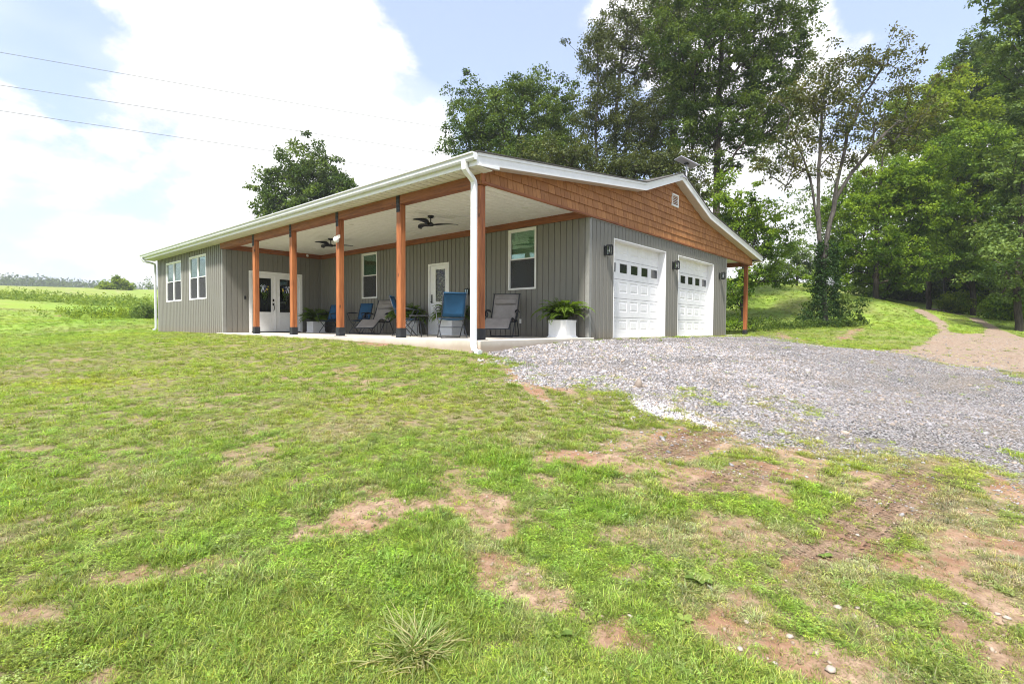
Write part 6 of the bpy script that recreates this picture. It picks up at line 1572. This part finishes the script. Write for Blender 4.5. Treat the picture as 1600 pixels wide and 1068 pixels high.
# ------------------------------------------------------------------ far ridge across the valley and its trees
xs = np.linspace(-260, 420, 60); RV = []
for x in xs:
    y = 470 + 0.10 * x - 0.0006 * x * x
    hgt = 21 + 8 * fbm(np.array([x]), np.array([0.0]), 0.006, 3, 3)[0] * 2
    hgt *= float(1 - 0.35 * sstep(np.array([x]), 60, 260)[0])
    for (dy, hz) in ((-130, -6), (-70, hgt * 0.35), (-20, hgt * 0.85), (20, hgt), (160, hgt * 0.6)): RV.append((x, y + dy, hz))
RV = np.array(RV); i, j = np.meshgrid(np.arange(59), np.arange(4), indexing='ij'); q = (i * 5 + j).ravel()
dh = link_mesh('distant_hills', fast_mesh('distant_hills', RV, np.stack([q, q + 5, q + 6, q + 1], -1), True), M['hill']) if 'hill' in M else None
if dh is None:
    M['hill'] = simple('wooded_hillside', (0.035, 0.055, 0.022), 0.95, nscale=0.05, var=0.5)
    dh = link_mesh('distant_hills', fast_mesh('distant_hills', RV, np.stack([q, q + 5, q + 6, q + 1], -1), True), M['hill'])
dh['kind'] = 'structure'
g = np.random.default_rng(77); n = 2600; x = g.uniform(-250, 410, n); t = g.uniform(0, 1, n)
yy = 470 + 0.10 * x - 0.0006 * x * x - 75 + t * 100
col_i = np.clip(((x + 260) / 680 * 59), 0, 58).astype(int); fr_ = (x + 260) / 680 * 59 - col_i
top = RV[col_i * 5 + 3, 2] * (1 - fr_) + RV[(col_i + 1) * 5 + 3, 2] * fr_
zz = top * np.interp(t, (0, 0.05, 0.55, 1.0), (0.30, 0.38, 0.86, 1.0)) + g.uniform(0.5, 4.5, n)
v, f, tn = leaf_arrays(np.c_[x, yy, zz], 34, 1.5, 4.2, g, 0.75); me = fast_mesh('treeline', v, f); a = me.attributes.new('tint', 'FLOAT', 'POINT'); a.data.foreach_set('value', tn.astype(np.float32))
tag(link_mesh('treeline', me, M['leaf_oak']), kind='stuff')

# ================================================================== small things on the ground
def stones():
    for i, (x, y) in enumerate(PALE_STONES):
        g = random.Random(i); me = stone_mesh(600 + i, 0.38, 'stone', M['stone']); s = g.uniform(0.012, 0.030)
        o = link_mesh('stone', me, None); o.location = (x, y, tz(x, y) + s * 0.25); o.scale = (s, s, s); o.rotation_euler = (0, 0, g.uniform(0, 6))
        tag(o, 'small pale stone lying on bare clay between grass tufts', 'stone', 'pale stones on the bare clay')
M['stone'] = simple('pale_stone', (0.34, 0.29, 0.245), 0.8, nscale=3)
stones()
# flat pale rock slabs at the gravel edge
for (x, y), s, lb in zip((), (0.27, 0.14, 0.03), ('flat pale rock showing at the ragged edge of the gravel', 'lower of the two flat pale rocks at the gravel edge', None)):
    if not lb: continue
    o = link_mesh('rock', stone_mesh(int(abs(x) * 1000), 0.14, 'rock', M['stone']), None); o.location = (x, y, tz(x, y) + 0.005); o.scale = (s * 1.5, s, s); o.rotation_euler = (0, 0, -0.8)
    tag(o, lb, 'rock', 'flat rocks at the gravel edge')
# the one big coarse clump of grass in front
def big_tuft(x, y, n, lmin, lmax, spread, seed, label):
    g = np.random.default_rng(seed); V = []; F = []; T = []
    for i in range(n):
        az = g.uniform(0, 2 * PI); r0 = spread * math.sqrt(g.uniform()); bx, by = r0 * math.cos(az), r0 * math.sin(az); az += g.normal(0, 0.8)
        L = lmin + (lmax - lmin) * g.uniform() ** 1.5; th = g.uniform(0.55, 1.5); bx += g.normal(0, 0.03); by += g.normal(0, 0.03); bend = g.uniform(0.1, 0.9); w = g.uniform(0.003, 0.0065); px = pz = 0.0; b0 = len(V); S = 5; tt = g.uniform(0, 1) * (0.6 if g.uniform() < 0.6 else 1.6)
        for k in range(S + 1):
            u = k / S; ww = w * (1 - u ** 2.2) * 0.5 + 0.0004; cx, cy_ = bx + px * math.cos(az), by + px * math.sin(az)
            V += [(cx - math.sin(az) * ww, cy_ + math.cos(az) * ww, pz + 0.001), (cx, cy_, pz - ww * 0.7), (cx + math.sin(az) * ww, cy_ - math.cos(az) * ww, pz + 0.001)]; T += [tt] * 3
            a_ = th + bend * u; px += L / S * math.sin(a_); pz = max(0.012, pz + L / S * math.cos(a_))
        for k in range(S):
            a = b0 + 3 * k; F += [(a, a + 1, a + 4, a + 3), (a + 1, a + 2, a + 5, a + 4)]
    me = fast_mesh('grass_clump', np.array(V), np.array(F), True); at = me.attributes.new('tint', 'FLOAT', 'POINT'); at.data.foreach_set('value', np.clip(np.array(T, np.float32), 0, 1))
    o = link_mesh('grass_clump', me, M['clump']); o.location = (x, y, tz(x, y)); tag(o, label, 'grass clump'); return o
M['clump'] = m_leaf('coarse_grass', (0.15, 0.25, 0.055), (0.44, 0.40, 0.22), 0.35)
big_tuft(BIG_TUFT[0], BIG_TUFT[1], 360, 0.05, 0.19, 0.075, 3, 'big sprawling clump of coarse half dried grass at the bottom centre of the lawn')
def weed_plant(x, y, n, size, seed, label, upright=0.3):
    t = empty('broadleaf_weed', (x, y, tz(x, y)), label=label, cat='weed', group='broadleaf weeds'); g = np.random.default_rng(seed)
    for i in range(n):
        az = i * 2.4 + g.normal(0, 0.3); L = size * g.uniform(0.6, 1.2); w = L * 0.34; V = []; F = []; S = 5; el = g.uniform(0.1, 0.5) + upright * g.uniform(0, 1)
        for k in range(S + 1):
            u = k / S; ww = w * math.sin(PI * (0.08 + 0.90 * u)) ** 0.8; r = L * (0.15 + u); zz = L * (math.sin(el) * u * 1.3 - 0.75 * u * u * math.sin(el)) + 0.006
            V += [(r, -ww, zz + ww * 0.25), (r, 0, zz), (r, ww, zz + ww * 0.25)]
        for k in range(S): a = 3 * k; F += [(a, a + 1, a + 4, a + 3), (a + 1, a + 2, a + 5, a + 4)]
        me = fast_mesh('leaf', np.array(V), np.array(F), True); at = me.attributes.new('tint', 'FLOAT', 'POINT'); at.data.foreach_set('value', np.full(len(V), g.uniform(0, 1), np.float32))
        o = link_mesh('leaf', me, M['weed'], t); o.rotation_euler = (0, 0, az)
for (x, y), n, s, lb, up in zip(WEEDS, (15, 10, 8, 11, 6), (0.062, 0.05, 0.04, 0.05, 0.035),
    ('largest broad leaved weed, on the bare patch right of centre', 'broad leaved weed on the pale clay at bottom centre', 'small broad leaved weed just below the largest one', 'bright green flat weed rosette at the left on the grass edge', 'tiny broad leaved weed near the muddy tyre track'), (0.5, 0.3, 0.2, 0.1, 0.2)):
    weed_plant(x, y, n, s, int(s * 1e4) + n, lb, up)
# taller sprigs growing in the gravel margin
for i, (x, y, h, lb) in enumerate(((-4.45, -2.05, 0.20, 'upright grass sprig in the gravel margin nearest the porch'), (-4.2, -3.9, 0.26, 'tall thin grass sprig in the weedy middle of the gravel edge'), (-2.6, -4.3, 0.16, 'short sprig growing out in the open gravel'))):
    big_tuft(x, y, 26, h * 0.5, h, 0.03, 60 + i, lb)

# ------------------------------------------------------------------ overhead wires
M['wire'] = simple('dark_wire', (0.22, 0.22, 0.23), 0.6)
for i, (w, nm) in enumerate(zip(WIRES, ('highest', 'middle', 'lowest'))):
    pts = []
    for a, b in zip(w[:-1], w[1:]):
        for k in range(12): pts.append(tuple(np.array(a) + (np.array(b) - np.array(a)) * k / 12))
    pts.append(w[-1]); P = np.array(pts); 
    for _ in range(30): P[1:-1] = (P[:-2] + P[2:]) / 2 * 0.5 + P[1:-1] * 0.5
    o = MB().tube([tuple(p) for p in P], 0.021, 5).build('power_line', M['wire']); tag(o, '%s of the three thin power lines crossing the sky' % nm, 'power line', 'overhead power lines')

# ------------------------------------------------------------------ summer haze in the valley air
def haze():
    m = bpy.data.materials.new('haze_air'); m.use_nodes = True; t = m.node_tree; t.nodes.clear()
    v = t.nodes.new('ShaderNodeVolumePrincipled'); v.inputs['Color'].default_value = (0.88, 0.92, 1.0, 1); v.inputs['Density'].default_value = HAZE_DENSITY
    v.inputs['Anisotropy'].default_value = 0.2
    o = t.nodes.new('ShaderNodeOutputMaterial'); t.links.new(v.outputs[0], o.inputs['Volume'])
    b = MB().box(-830, 830, -830, 830, -6, 64).build('haze', m, kind='stuff')
    return b
HAZE_DENSITY = 0.0006
haze()
